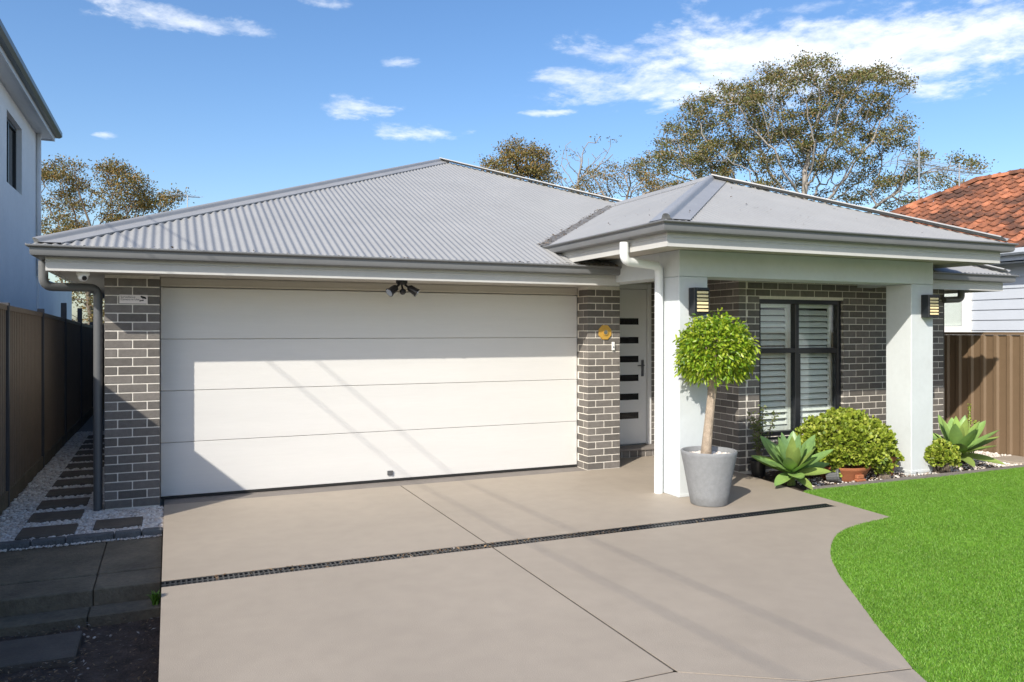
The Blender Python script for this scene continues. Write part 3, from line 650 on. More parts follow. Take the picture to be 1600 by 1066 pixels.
# downpipes
def bendpath(pts, r=.09, n=6):
    P = [Vector(p) for p in pts]; out = [P[0]]
    for i in range(1, len(P)-1):
        a = (P[i-1]-P[i]).normalized(); b = (P[i+1]-P[i]).normalized(); rr = min(r, (P[i-1]-P[i]).length*.45, (P[i+1]-P[i]).length*.45)
        p0 = P[i]+a*rr; p1 = P[i]+b*rr
        for k in range(n+1): t = k/n; out.append(p0*(1-t)**2+P[i]*2*t*(1-t)+p1*t*t)
    out.append(P[-1]); return out
MB().tube(bendpath([(-1.06, 8.28, 2.36), (-1.06, 8.28, 2.125), (-.635, 8.53, 2.135), (-.635, 8.53, -.02)], .085), .040, 16).build('downpipe', 'grey_pipe', H, 40, label='dark painted downpipe elbowing under the garage eave beside the left pier')
MB().tube(bendpath([(4.212, 6.78, 2.615), (4.212, 6.78, 2.425), (4.752, 6.955, 2.405), (4.752, 6.965, .0)], .085), .046, 16).build('downpipe', 'white_pipe', H, 40, label='white downpipe running down beside the front column')
MB().box(4.700, 4.81, 6.958, 6.972, 1.985, 1.992).box(4.700, 4.81, 6.958, 6.972, .70, .707).build('pipe_bracket', 'white_pipe', H)
MB().tube(bendpath([(10.17, 7.5, 2.30), (10.17, 7.5, 2.16), (9.90, 7.56, 2.15)], .1), .045, 14).build('downpipe', 'grey_pipe', H, 40)

# ------------------------------------------------------------------ fittings on the house
def lamp(x0, x1, zb, zt_, label):
    t = thing('wall_lamp', label, 'wall lamp', ((x0+x1)/2, 6.68, zb), 'slatted wall lamps on the columns'); yb = 6.676; d = .10
    MB().box(x0, x1, yb-.012, yb, zb, zt_, .003).box(x0, x0+.035, yb-d, yb-.0125, zb, zt_, .003).box(x1-.008, x1, yb-d, yb-.0125, zb, zt_, .002).box(x0+.0355, x1-.0085, yb-d, yb-.0125, zt_-.028, zt_, .002).box(x0+.0355, x1-.0085, yb-d, yb-.0125, zb, zb+.022, .002).build('housing', 'charcoal', t)
    MB().box(x0+.037, x1-.010, yb-.06, yb-.02, zb+.024, zt_-.03).build('diffuser', 'room_dark', t)
    k = 6; hh = (zt_-zb-.056)/k
    for i in range(k):
        z = zb+.027+i*hh; MB().box(x0+.037, x1-.010, yb-d+.004, yb-.061, z+.005, z+hh-.008, .002).build('slat', 'lamp_diffuser', t)
lamp(4.925, 5.115, 1.885, 2.165, 'black slatted wall lamp on the column behind the potted tree')
lamp(8.34, 8.535, 1.88, 2.155, 'black slatted wall lamp on the column nearest the brown fence')
fl = thing('flood_light', 'black twin spotlight with motion sensor under the garage eave', 'light', (2.285, 8.16, 2.25))
MB().lathe([(0.0, 2.265), (.062, 2.265), (.062, 2.235), (.05, 2.215), (.0, 2.213)], 20, (2.285, 8.16, 0)).build('base', 'black_plastic', fl, 40)
for sgn in (-1, 1):
    a = Vector((2.285+.03*sgn, 8.15, 2.215)); d = Vector((.75*sgn, -.35, -.55)).normalized(); b = a+d*.045
    mb = MB().tube([a, b], .012, 8).tube([b, b+d*.02, b+d*.09, b+d*.12], [.02, .038, .042, .050], 16); mb.build('spot_head', 'black_plastic', fl, 40)
    MB().tube([b+d*.121, b+d*.123], .042, 16).build('lens', 'mirror', fl)
MB().tube([(2.285, 8.16, 2.215), (2.285, 8.13, 2.165)], .011, 8).tube([(2.285, 8.135, 2.17), (2.285, 8.125, 2.15), (2.285, 8.115, 2.125), (2.285, 8.11, 2.11)], [.015, .034, .034, .018], 14).build('sensor', 'black_plastic', fl, 40)
sc = thing('security_camera', 'white dome security camera under the left eave corner', 'camera', (-.72, 8.06, 2.26))
MB().lathe([(0, 2.264), (.05, 2.264), (.055, 2.235), (.05, 2.222), (0, 2.222)], 24, (-.72, 8.06, 0)).build('base', 'white_paint', sc, 40)
bm = bmesh.new(); bmesh.ops.create_uvsphere(bm, u_segments=20, v_segments=14, radius=.044); MB().bm(bm, Matrix.Translation((-.72, 8.055, 2.21))).build('dome', 'white_paint', sc, True)
dd = Vector((.35, -.85, -.35)).normalized(); c0 = Vector((-.72, 8.055, 2.21))
MB().tube([c0+dd*.036, c0+dd*.048], [.022, .020], 16).build('lens', 'dark_glass', sc)
sg = thing('warning_sign', 'small white surveillance sign screwed to the left brick pier', 'sign', (-.322, 8.447, 2.03))
MB().box(-.445, -.197, 8.443, 8.4485, 1.985, 2.07, .001).build('plate', 'sign_white', sg)
def text(body, size, loc, parent, mat, align='LEFT', name='lettering'):
    cu = bpy.data.curves.new('t', 'FONT'); cu.body = body; cu.size = size; cu.align_x = align; cu.extrude = .0004; cu.space_line = .85
    to = bpy.data.objects.new('t', cu); COL.objects.link(to); bpy.context.view_layer.update()
    me = bpy.data.meshes.new_from_object(to.evaluated_get(bpy.context.evaluated_depsgraph_get())); bpy.data.objects.remove(to)
    me.transform(Matrix.Translation(loc) @ Matrix.Rotation(R(90), 4, 'X')); me.materials.clear(); return link(name, me, mat, parent)
text('Surveillance\nCamera in Use', .027, (-.435, 8.4418, 2.040), sg, 'print')
mb = MB(); A = lambda x, z: (x, 8.4424, z)
def flat(pts): mb.add([A(*p) for p in pts]+[(p[0], 8.4415, p[1]) for p in pts], [tuple(range(len(pts))), tuple(range(len(pts), 2*len(pts)))[::-1]])
flat([(-.262, 2.056), (-.252, 2.062), (-.214, 2.050), (-.207, 2.034), (-.218, 2.030), (-.255, 2.043)]); flat([(-.245, 2.041), (-.235, 2.038), (-.238, 2.022), (-.262, 2.016), (-.262, 2.009), (-.230, 2.012)]); flat([(-.268, 2.022), (-.262, 2.022), (-.262, 2.004), (-.268, 2.004)])
mb.build('camera_symbol', 'print', sg)
mr_ = thing('octagonal_mirror', 'gold octagonal mirror charm on the brick pier by the door', 'mirror', (4.968, 8.44, 1.70))
def octa(r, y0, y1, r2=None):
    r2 = r2 if r2 is not None else r; V = []
    for (rr, y) in ((r, y1), (r2, y0)): V += [(4.968+rr*math.cos(R(22.5+45*i)), y, 1.70+rr*math.sin(R(22.5+45*i))) for i in range(8)]
    return MB().add(V, [(i, (i+1) % 8, 8+(i+1) % 8, 8+i) for i in range(8)]+[tuple(range(8))[::-1], tuple(range(8, 16))])
octa(.098, 8.436, 8.447, .094).build('frame', 'gold', mr_)
mb = MB().tube([(4.968, 8.4318, 1.70), (4.968, 8.424, 1.70)], .038, 20); mb.build('rim', 'gold', mr_); MB().tube([(4.968, 8.4238, 1.70), (4.968, 8.4225, 1.70)], .028, 20).build('glass', 'mirror', mr_)
db = thing('doorbell', 'small white doorbell below the gold mirror on the pier', 'doorbell', (5.085, 8.44, 1.53))
MB().box(5.063, 5.103, 8.43, 8.447, 1.475, 1.58, .004).build('case', 'white_paint', db); MB().tube([(5.083, 8.4295, 1.515), (5.083, 8.427, 1.515)], .010, 14).build('button', 'steel', db)

# ------------------------------------------------------------------ fences
def rib_sheet(p0, p1, z0, za, zb, name, mat, parent, depth=.018, mod=.10, flipn=1):
    """trapezoidal steel fence sheet from p0 to p1, top height za -> zb"""
    p0 = Vector((*p0, 0)); p1 = Vector((*p1, 0)); L_ = (p1-p0).length; d = (p1-p0)/L_; nn = Vector((d.y, -d.x, 0))*flipn; prof = [(0, 0), (.16, 0), (.28, 1), (.52, 1), (.64, 0), (1, 0)]
    S = []; k = 0
    while k*mod < L_:
        for (t, h) in prof[:-1]:
            if (k+t)*mod <= L_: S.append(((k+t)*mod, h))
        k += 1
    S.append((L_, 0)); V = []; F = []
    for (s, h) in S:
        q = p0+d*s+nn*(h*depth); zt_ = za+(zb-za)*s/L_; V += [(q.x, q.y, z0), (q.x, q.y, zt_), (q.x-nn.x*.004, q.y-nn.y*.004, z0), (q.x-nn.x*.004, q.y-nn.y*.004, zt_)]
    for i in range(len(S)-1): a = 4*i; F += [(a, a+4, a+5, a+1), (a+2, a+3, a+7, a+6), (a+1, a+5, a+7, a+3)]
    return MB().add(V, F).build(name, mat, parent)
FX = -1.50
lf = thing('steel_fence', 'dark brown steel fence along the pebble side passage', 'fence', (FX, 10, 0))
ys = [6.78, 9.13, 11.48, 13.83, 16.18, 18.53, 20.9]; tops = [2.03, 1.975, 1.95, 1.91, 1.86, 1.83, 1.80]
for i in range(6):
    rib_sheet((FX, ys[i]+.03), (FX, ys[i+1]-.03), .13, tops[i]-.03, tops[i+1]-.03, 'fence_sheet', 'fence_dark', lf)
    a, b = ys[i]+.028, ys[i+1]-.028
    for z_ in (0, ): MB().add([(FX-.02, a, tops[i]-.05), (FX+.025, a, tops[i]-.05), (FX+.025, a, tops[i]), (FX-.02, a, tops[i]), (FX-.02, b, tops[i+1]-.05), (FX+.025, b, tops[i+1]-.05), (FX+.025, b, tops[i+1]), (FX-.02, b, tops[i+1])], [(0, 1, 2, 3), (7, 6, 5, 4), (0, 4, 5, 1), (1, 5, 6, 2), (2, 6, 7, 3), (3, 7, 4, 0)]).build('top_rail', 'fence_dark', lf)
    MB().box(FX-.04, FX+.035, a, b, -.2, .13).build('plinth', 'old_concrete', lf)
for y, t_ in zip(ys, [2.04, 2.0, 2.0, 2.15, 2.13, 1.9, 1.9]): MB().box(FX-.035, FX+.04, y-.027, y+.027, -.2, t_, .004).build('post', 'fence_post', lf)
rib_sheet((FX+.03, 19.6), (-.6, 19.6), -.1, 1.85, 1.85, 'fence_sheet', 'fence_dark', lf)
# unseen street-side run of that fence, height shaped to shade soil, not driveway
for (a, b) in ((4.4, 6.72), (2.0, 4.34), (-.4, 1.94), (-2.8, -.46)):
    rib_sheet((FX, a), (FX, b), -.28, 1.23, 1.23, 'fence_sheet', 'fence_dark', lf); MB().box(FX-.02, FX+.025, a, b, 1.232, 1.27).build('top_rail', 'fence_dark', lf); MB().box(FX-.035, FX+.04, a-.057, a-.003, -.2, 1.30).build('post', 'fence_post', lf)
rf = thing('steel_fence', 'tall brown ribbed steel fence along the right boundary', 'fence', (10.68, 9, 0))
ys = [1.4, 3.75, 6.1, 8.45, 10.8, 13.2]
for i in range(5):
    rib_sheet((10.68, ys[i]+.03), (10.68, ys[i+1]-.03), -.1, 1.66, 1.66, 'fence_sheet', 'fence_brown', rf, .026, .19, -1)
    MB().box(10.655, 10.70, ys[i]+.028, ys[i+1]-.028, 1.662, 1.70).build('top_rail', 'fence_brown', rf); MB().box(10.65, 10.71, ys[i]-.025, ys[i]+.025, -.2, 1.71).build('post', 'fence_brown', rf)

# ------------------------------------------------------------------ garden bed edging, pavers
ed = thing('garden_edging', 'pale concrete strip edging the garden bed against the lawn', 'edging', (8.4, 6.43, 0))
xs = [6.36, 7.26, 8.16, 9.06, 9.96, 10.62]
for i in range(5): MB().add(*(lambda a, b: ([(a, 6.452, -.1), (b, 6.452, -.1), (b, 6.51, -.1), (a, 6.51, -.1), (a, 6.452, .012), (b, 6.452, .012), (b, 6.51, .012), (a, 6.51, .012)], [(0, 3, 2, 1), (4, 5, 6, 7), (0, 1, 5, 4), (1, 2, 6, 5), (2, 3, 7, 6), (3, 0, 4, 7)]))(xs[i]+.003, xs[i+1]-.003)).build('edging_block', 'concrete_strip', ed)
tag(MB().box(10.02, 10.56, 6.60, 7.02, -.03, .02, .006).build('paving_slab', 'concrete_drive'), 'pale grey paving slab among white pebbles beside the brown fence', 'paver')
tag(pebbles('pebbles', 2600, (9.7, 10.64, 6.53, 8.6), -.02, .02, '', [(10.01, 10.57, 6.59, 7.03)]), 'white pebbles beside the brown right-hand fence', 'gravel')
tag(pebbles('pebbles', 900, (6.5, 9.7, 6.53, 7.0), -.02, .014, ''), 'small pale stones sprinkled over the garden bed mulch', 'gravel')
tag(flakes('bark_mulch', 1500, lambda: (random.uniform(6.36, 9.8), random.uniform(6.52, 7.5), random.uniform(-.02, .01)), .022), 'brown leaf mulch under the garden bed plants', 'mulch')

# ------------------------------------------------------------------ plants
def leaf_cloud(name, mat, parent, pos, nrm, length, width, fold=.25, droop=.2, shape='lance', kind=None):
    """one mesh of many small folded leaves at pos, pointing along nrm"""
    n = len(pos); d = nrm/np.linalg.norm(nrm, axis=1, keepdims=True); r = rng.normal(size=(n, 3)); s = np.cross(d, r); s /= np.linalg.norm(s, axis=1, keepdims=True)+1e-9; u = np.cross(s, d)
    L_ = (length*rng.uniform(.7, 1.25, n))[:, None]; Wd = (width*rng.uniform(.75, 1.2, n))[:, None]
    a = .35 if shape == 'lance' else .5
    tip = pos+d*L_-np.array([0, 0, 1.0])*L_*droop; m1 = pos+d*L_*a; m2 = pos+d*L_*(a+.33)-np.array([0, 0, 1.0])*L_*droop*.4
    q = .85 if shape == 'lance' else 1.0
    V = np.stack([pos, m1+s*Wd*q+u*Wd*fold, m2+s*Wd*.8+u*Wd*fold, tip, m2-s*Wd*.8+u*Wd*fold, m1-s*Wd*q+u*Wd*fold, m1, m2], 1).reshape(-1, 3); i = np.arange(n)[:, None]*8
    F = np.concatenate([i+np.array([[0, 1, 6]]), i+np.array([[6, 1, 2]]), i+np.array([[6, 2, 7]]), i+np.array([[7, 2, 3]]), i+np.array([[0, 6, 5]]), i+np.array([[6, 4, 5]]), i+np.array([[6, 7, 4]]), i+np.array([[7, 3, 4]])], 0)
    return link(name, np_mesh(name, V, F), mat, parent, kind=kind)
def leaf_specks(name, mat, parent, pos, nrm, length, width):
    n = len(pos); d = nrm/np.linalg.norm(nrm, axis=1, keepdims=True); s = np.cross(d, rng.normal(size=(n, 3))); s /= np.linalg.norm(s, axis=1, keepdims=True)+1e-9
    L_ = (length*rng.uniform(.6, 1.3, n))[:, None]; Wd = (width*rng.uniform(.7, 1.3, n))[:, None]; u = np.cross(s, d)
    V = np.stack([pos, pos+d*L_*.5+s*Wd+u*Wd*.3, pos+d*L_-u*Wd*.3, pos+d*L_*.5-s*Wd+u*Wd*.3], 1).reshape(-1, 3); i = np.arange(n)[:, None]*4
    F = np.concatenate([i+np.array([[0, 1, 2]]), i+np.array([[0, 2, 3]])], 0); return link(name, np_mesh(name, V, F), mat, parent, kind='stuff')
def rand_dirs(n): v = rng.normal(size=(n, 3)); return v/np.linalg.norm(v, axis=1, keepdims=True)
# potted standard tree
PX, PYc = 4.915, 6.33
pt = thing('potted_tree', 'round clipped lime green tree in a tapered grey stone pot', 'potted tree', (PX, PYc, 0))
MB().lathe([(0, .0), (.168, .0), (.178, .008), (.20, .12), (.243, .36), (.272, .50), (.276, .525), (.268, .535), (.252, .532), (.247, .515), (.244, .46), (0, .455)], 56, (PX, PYc, 0)).build('pot', 'stone_pot', pt, 50)
tp = pebbles('pebbles', 900, (PX-.245, PX+.245, PYc-.245, PYc+.245), .47, .016, '', poly=[(PX+.24*math.cos(6.283*i/24), PYc+.24*math.sin(6.283*i/24)) for i in range(24)])
tp.parent = pt; tp.location = -pt.location; tp.name = 'pebbles'
CX, CY, CZ = PX+.075, PYc-.01, 1.505
MB().tube([(PX-.04, PYc, .44), (PX-.025, PYc, .60), (PX+.0, PYc, .80), (PX+.025, PYc, 1.0), (PX+.045, PYc, 1.14), (PX+.055, PYc, 1.22), (PX+.06, PYc, 1.32)], [.056, .049, .045, .043, .043, .047, .035], 14).build('trunk', 'bark_pale', pt, True)
mb = MB()
for i in range(16):
    d = rand_dirs(1)[0]; d[2] = abs(d[2])*.9+.05; st_ = Vector((PX+.052, PYc, 1.2+random.uniform(0, .08))); en = Vector((CX, CY, CZ))+Vector((d[0]*.3, d[1]*.3, d[2]*.26-.04)); md = st_.lerp(en, .5)+Vector((0, 0, -.02))
    mb.tube([st_, md, en], [.017, .011, .005], 6)
mb.build('branches', 'bark_brown', pt, True)
n = 7600; d = rand_dirs(n); d = d[(d[:, 2] > -.80)]; n = len(d)
lump = 1+.13*np.sin(d[:, 0]*7+1)*np.sin(d[:, 1]*6+2)*np.cos(d[:, 2]*7)+rng.normal(0, .05, n)+(rng.random(n) < .03)*rng.uniform(0, .14, n); rad = (1-np.abs(rng.normal(0, .21, n)))*lump
pos = np.array([CX, CY, CZ])+d*rad[:, None]*np.array([.375, .36, .36]); nr = d*.75+rng.normal(0, .6, (n, 3))+np.array([0, 0, .05])
leaf_cloud('crown', 'leaf_topiary', pt, pos, nr, .049, .0122, droop=.3, kind='stuff')
# jade bush
def jade(name, label, c, rx, ry, rz, n, zmin, group=None, size=.046):
    t = thing(name, label, 'plant', (c[0], c[1], 0)); cent = []; 
    k = n//9; d = rand_dirs(k); d[:, 2] = np.abs(d[:, 2])*1.0-.55*rng.uniform(0, 1, k)**2; d /= np.linalg.norm(d, axis=1, keepdims=True)
    lump = 1+.09*np.sin(d[:, 0]*5+c[0])*np.cos(d[:, 1]*6)+rng.normal(0, .05, k); rad = (1-np.abs(rng.normal(0, .12, k)))*lump
    cp = np.array(c)+d*rad[:, None]*np.array([rx, ry, rz]); cp[:, 2] = np.maximum(cp[:, 2], zmin)
    pos = np.repeat(cp, 9, 0)+rng.normal(0, .008, (k*9, 3)); nr = np.repeat(d*.9+np.array([0, 0, .35]), 9, 0)+rng.normal(0, .75, (k*9, 3))
    leaf_cloud('foliage', 'leaf_jade', t, pos, nr, size, .018, fold=.15, droop=.0, shape='round', kind='stuff')
    mb = MB()
    for i in range(26):
        e = cp[rng.integers(k)]; b = Vector((c[0]+random.uniform(-.08, .08), c[1]+random.uniform(-.06, .06), zmin-.05)); m = b.lerp(Vector(e), .55)+Vector((random.uniform(-.04, .04), random.uniform(-.04, .04), -.03)); mb.tube([b, m, Vector(c).lerp(Vector(e), .88)], [.022, .014, .006], 6)
    mb.build('stem', 'bark_brown', t, True); return t
jb = jade('jade_bush', 'large round jade bush in a wide terracotta bowl', (7.36, 6.93, .30), .60, .40, .44, 17000, .06)
MB().lathe([(0, -.03), (.22, -.03), (.24, .0), (.30, .11), (.315, .125), (.315, .15), (.295, .15), (.28, .12), (0, .11)], 40, (7.26, 6.87, 0)).build('bowl', 'terracotta', jb, 50)
MB().box(7.17, 7.27, 6.555, 6.60, .03, .075, .006).box(7.16, 7.29, 6.545, 6.60, .0, .028, .006).build('pot_foot', 'terracotta', jb)
jade('jade_plant', 'small rounded jade plant at the column foot beside the lawn edge', (8.61, 6.62, .17), .20, .17, .19, 2600, .015, size=.038)
tpot = thing('terracotta_pot', 'small terracotta pot of jade cuttings behind the big jade bush near the column', 'pot', (7.86, 6.80, 0))
MB().lathe([(0, -.02), (.10, -.02), (.135, .17), (.15, .18), (.15, .23), (.135, .23), (.128, .18), (0, .17)], 32, (7.86, 6.80, 0)).build('pot', 'terracotta', tpot, 50)
k = 45; cp = np.array([7.84, 6.75, .24])+rng.normal(0, 1, (k, 3))*np.array([.09, .07, .05]); leaf_cloud('foliage', 'leaf_jade', tpot, np.repeat(cp, 8, 0), rng.normal(0, .7, (k*8, 3))+np.array([0, 0, .4]), .045, .018, .15, 0, 'round', kind='stuff')
tpot2 = jade('jade_sprig', 'low jade sprig growing on the mulch in front of the terracotta pots', (7.66, 6.62, .08), .07, .06, .08, 260, .01, size=.045)
gp = thing('grey_pot', 'small ribbed grey pot lying on its side between agave and jade bowl', 'pot', (6.95, 6.72, 0))
M = Matrix.Translation((6.93, 6.68, .065)) @ Matrix.Rotation(R(-55), 4, 'Z') @ Matrix.Rotation(R(80), 4, 'Y')
mb = MB(); nseg = 36; prof = [(.0, -.09), (.065, -.09), (.085, .06), (.095, .065), (.095, .09), (.085, .09), (.075, .03), (0, -.06)]
for (r, z) in prof: pass
vs = []; fs = []
for i, (r, z) in enumerate(prof):
    for j in range(nseg): rr = r*(1+(.03 if j % 2 else -.03)); vs.append((M @ (Vector((rr*math.cos(2*math.pi*j/nseg), rr*math.sin(2*math.pi*j/nseg), z))*.8))[:])
for i in range(len(prof)-1):
    for j in range(nseg): fs.append((i*nseg+j, i*nseg+(j+1) % nseg, (i+1)*nseg+(j+1) % nseg, (i+1)*nseg+j))
mb.add(vs, fs).build('pot', 'grey_pot', gp, 30)
# agaves
def agave_leaf(L_, Wd, curve, seed):
    r_ = random.Random(seed); V = []; F = []; n = 14; acr = 6
    for i in range(n+1):
        t = i/n; w = Wd*(.42+.58*math.sin(math.pi*min(1, (t+.05)/.98)**.95*.98)) if t < .45 else Wd*max(0.0, math.cos((t-.45)/.55*math.pi/2))**.78
        if t < .45: w = Wd*(.45+.55*math.sin(t/.45*math.pi/2))
        x = L_*t; z = curve*L_*(t**2)*.5 - .35*abs(curve)*0*t
        for j in range(acr+1):
            s = j/acr*2-1; ch = .30*(1-.55*t)*w; V.append((x, s*w, z+ch*s*s-.012*math.cos(s*1.4)*(1-t)+.0))
    for i in range(n):
        for j in range(acr): a = i*(acr+1)+j; F.append((a, a+acr+1, a+acr+2, a+1))
    k = len(V)
    V += [(x, y, z-.006*(1-x/L_*.8)) for x, y, z in V]; F += [tuple(k+q for q in f[::-1]) for f in F]
    return V, F
AL = []
for i, (L_, Wd, c) in enumerate([(1.0, .165, .16), (1.0, .18, .05), (1.0, .17, -.18), (1.0, .145, .22)]):
    V, F = agave_leaf(L_, Wd, c, i); me = bpy.data.meshes.new('leaf'); me.from_pydata(V, [], F); me.update(); me.polygons.foreach_set('use_smooth', [True]*len(me.polygons)); AL.append(me)
AL2 = []
for m_a in AL:
    q = m_a.copy(); q.materials.append(MATS['leaf_agave_pale']); AL2.append(q); m_a.materials.append(MATS['leaf_agave'])
def agave(label, c, L_, n, seed, tilt=0.0):
    t = thing('agave', label, 'agave', c); r_ = random.Random(seed); s_ = .16*L_/.42
    MB().tube([(c[0], c[1], c[2]-.16), (c[0], c[1], c[2]+s_*.55)], [.05, .03], 10).build('stem', 'leaf_agave_pale', t)
    for i in range(n):
        f = i/(n-1); az = i*2.39996+seed; elv = R(80-72*f**.8+r_.uniform(-7, 7)); ll = L_*(.66+.42*math.sin(math.pi*min(1, f*.62+.12)))*r_.uniform(.92, 1.08)
        mi = 3 if f < .2 else (0 if f < .5 else (1 if f < .8 else 2)); mesh_ = (AL2 if (f < .06 or f > .90 or r_.random() < .08) else AL)[mi]
        o = bpy.data.objects.new('leaf', mesh_); COL.objects.link(o); o.parent = t
        o.location = (math.cos(az)*.025, math.sin(az)*.025, s_*(1-.85*f)*.5); o.rotation_euler = (r_.uniform(-.12, .12), -elv, az); o.scale = (ll, ll*r_.uniform(.9, 1.1), ll)
    t.rotation_euler = (R(tilt), R(-tilt*.8), 0)
    return t
agave('big pale green agave rosette at the driveway corner', (6.43, 6.80, .10), .435, 27, 1, 19)
agave('pale green agave rosette standing before the brown steel fence', (9.30, 6.92, .11), .49, 26, 4, 16)
# sapling in a dark pot
sp = thing('potted_sapling', 'thin leafy sapling in a black pot against the brick corner', 'potted plant', (6.44, 7.36, 0))
MB().lathe([(0, -.02), (.075, -.02), (.095, .15), (.10, .15), (.10, .17), (.09, .17), (.085, .14), (0, .135)], 24, (6.44, 7.36, 0)).build('pot', 'black_plastic', sp, 50)
mb = MB(); lp = []; ln = []
for i in range(6):
    b = Vector((6.44, 7.36, .13)); tp_ = Vector((6.44+random.uniform(-.10, .24), 7.36+random.uniform(-.1, .06), random.uniform(.62, .86))); md = b.lerp(tp_, .5)+Vector((random.uniform(-.03, .03), 0, .02)); mb.tube([b, md, tp_], [.008, .005, .002], 5)
    for k in range(80): t_ = random.uniform(.25, 1.0); p = (b.lerp(md, t_*2) if t_ < .5 else md.lerp(tp_, t_*2-1)); lp.append((p.x+random.gauss(0, .02), p.y+random.gauss(0, .02), p.z+random.gauss(0, .01))); ln.append((random.gauss(0, 1), random.gauss(0, 1), random.uniform(-.1, .9)))
mb.build('stem', 'bark_brown', sp, True); leaf_cloud('foliage', 'leaf_sapling', sp, np.array(lp), np.array(ln), .042, .011, kind='stuff')
# tall spike behind the right agave
spk = thing('spike_plant', 'slender yellow green succulent spike rising behind the right agave', 'plant', (9.72, 7.05, 0)); mb = MB(); lp = []; ln = []
for (ox, hh) in ((0, .74), (.10, .52), (.17, .40), (-.05, .4)):
    b = Vector((9.72+ox*.3, 7.05, 0)); e_ = Vector((9.72+ox, 7.05, hh)); mb.tube([b, b.lerp(e_, .5), e_], [.010, .008, .004], 6)
    for k in range(110): t_ = random.uniform(.3, 1.0); p = b.lerp(e_, t_); a = random.uniform(0, 6.28); lp.append(p[:]); ln.append((math.cos(a), math.sin(a), .8))
mb.build('stem', 'leaf_agave_pale', spk, True); leaf_cloud('foliage', 'leaf_jade', spk, np.array(lp), np.array(ln), .034, .010, kind='stuff')

# ------------------------------------------------------------------ neighbour on the left (two storeys)
nl = thing('neighbour_house', 'two storey pale rendered house behind the dark fence at left', 'house', (-5, 13.5, 0))
NX, NY0, NY1 = -2.30, 10.2, 17.1; wy0, wy1, wz0, wz1 = 14.15, 15.5, 4.02, 5.14
MB().box(-8, NX, NY0, wy0, -.2, 5.42).box(-8, NX, wy1, NY1, -.2, 5.42).box(-8, NX, wy0, wy1, -.2, wz0).box(-8, NX, wy0, wy1, wz1, 5.42).build('wall', 'neighbour_render', nl)
MB().box(-8, -2.26, NY1+.001, 22.5, -.2, 2.75).build('rear_wall', 'neighbour_render', nl)
nw = thing('window', 'x', 'x'); del nw['label'], nw['category']; nw.parent = nl
MB().box(NX-.13, NX-.08, wy0+.001, wy0+.06, wz0, wz1).box(NX-.13, NX-.08, wy1-.06, wy1-.001, wz0, wz1).box(NX-.13, NX-.08, wy0+.06, wy1-.06, wz0, wz0+.06).box(NX-.13, NX-.08, wy0+.06, wy1-.06, wz1-.06, wz1).box(NX-.13, NX-.085, (wy0+wy1)/2-.03, (wy0+wy1)/2+.03, wz0+.06, wz1-.06).build('window_frame', 'charcoal', nw)
MB().box(NX-.115, NX-.105, wy0+.05, wy1-.05, wz0+.05, wz1-.05).build('pane', 'dark_glass', nw)
MB().box(-8, NX-.3, wy0, wy1, wz0, wz1).build('room_wall', 'room_dark', nw)
MB().box(-8, -2.055, NY0-.4, NY1+.36, 5.43, 5.45).build('soffit', 'neighbour_trim', nl)
sweep([(-8, NY0-.42), (-2.04, NY0-.42), (-2.04, NY1+.38), (-8, NY1+.38)], [(-.02, 5.40), (0, 5.40), (0, 5.55), (-.02, 5.55)], 'fascia', 'neighbour_trim', nl)
sweep([(-8, NY0-.42), (-2.038, NY0-.42), (-2.038, NY1+.38), (-8, NY1+.38)], [(0, 5.48), (.07, 5.48), (.11, 5.52), (.11, 5.60), (0, 5.60)], 'gutter', 'neighbour_gutter', nl)
ax0, ax1, ay0, ay1 = -10, -1.95, NY0-.5, NY1+.46; rx = -5.97; rz = 5.6+.40*4.0
MB().add([(ax0, ay0, 5.6), (ax1, ay0, 5.6), (ax1, ay1, 5.6), (ax0, ay1, 5.6), (rx, (ay0+ay1)/2, 5.6+.4*3.8), (rx, (ay0+ay1)/2+.1, 5.6+.4*3.8)], [(0, 1, 4), (1, 2, 5, 4), (2, 3, 5), (3, 0, 4, 5), (0, 3, 2, 1)]).build('roof', 'neighbour_gutter', nl)
MB().tube([(-2.255, NY1-.06, 5.43), (-2.255, NY1-.06, 2.75)], .04, 10).build('downpipe', 'neighbour_render', nl, True)

# ------------------------------------------------------------------ neighbour on the right (weatherboard, tiled)
nr_ = thing('neighbour_house', 'white weatherboard house with weathered orange tiled roof beyond the brown fence', 'house', (15, 10, 0))
WXn = 12.45; wn0, wn1, wwz0, wwz1 = 9.15, 10.05, 1.80, 2.62
MB().box(WXn+.03, 19, 0.5, 14, -.2, 2.82).build('wall_core', 'weatherboard', nr_)
zb = 0.2; bmesh_cache = {}
while zb < 2.80:
    for (a, b) in ((.5, wn0-.16), (wn1+.08, 14)):
        if zb > 1.5 or True:
            MB().add([(WXn-.002, a, zb), (WXn+.016, a, zb+.178), (WXn+.03, a, zb+.178), (WXn+.03, a, zb), (WXn-.002, b, zb), (WXn+.016, b, zb+.178), (WXn+.03, b, zb+.178), (WXn+.03, b, zb)], [(0, 4, 5, 1), (0, 3, 7, 4), (1, 5, 6, 2), (0, 1, 2, 3), (7, 6, 5, 4)]).build('weatherboard', 'weatherboard', nr_)
    zb += .17
nw2 = thing('window', 'x', 'x'); del nw2['label'], nw2['category']; nw2.parent = nr_
MB().box(WXn-.03, WXn+.03, wn0-.15, wn0, 1.55, 2.80).box(WXn-.028, WXn+.03, wn1-.06, wn1+.07, 1.55, 2.80).box(WXn-.029, WXn+.03, wn0+.001, wn1-.061, 1.68, 1.80).box(WXn-.05, WXn+.03, wn0-.16, wn1+.08, 1.60, 1.67).build('window_frame', 'white_paint', nw2)
for (a, b) in ((wn0+.002, wn0+.40), (wn0+.43, wn1-.062)): MB().box(WXn+.005, WXn+.012, a, b, 1.81, 2.80).build('pane', 'window_glass', nw2)
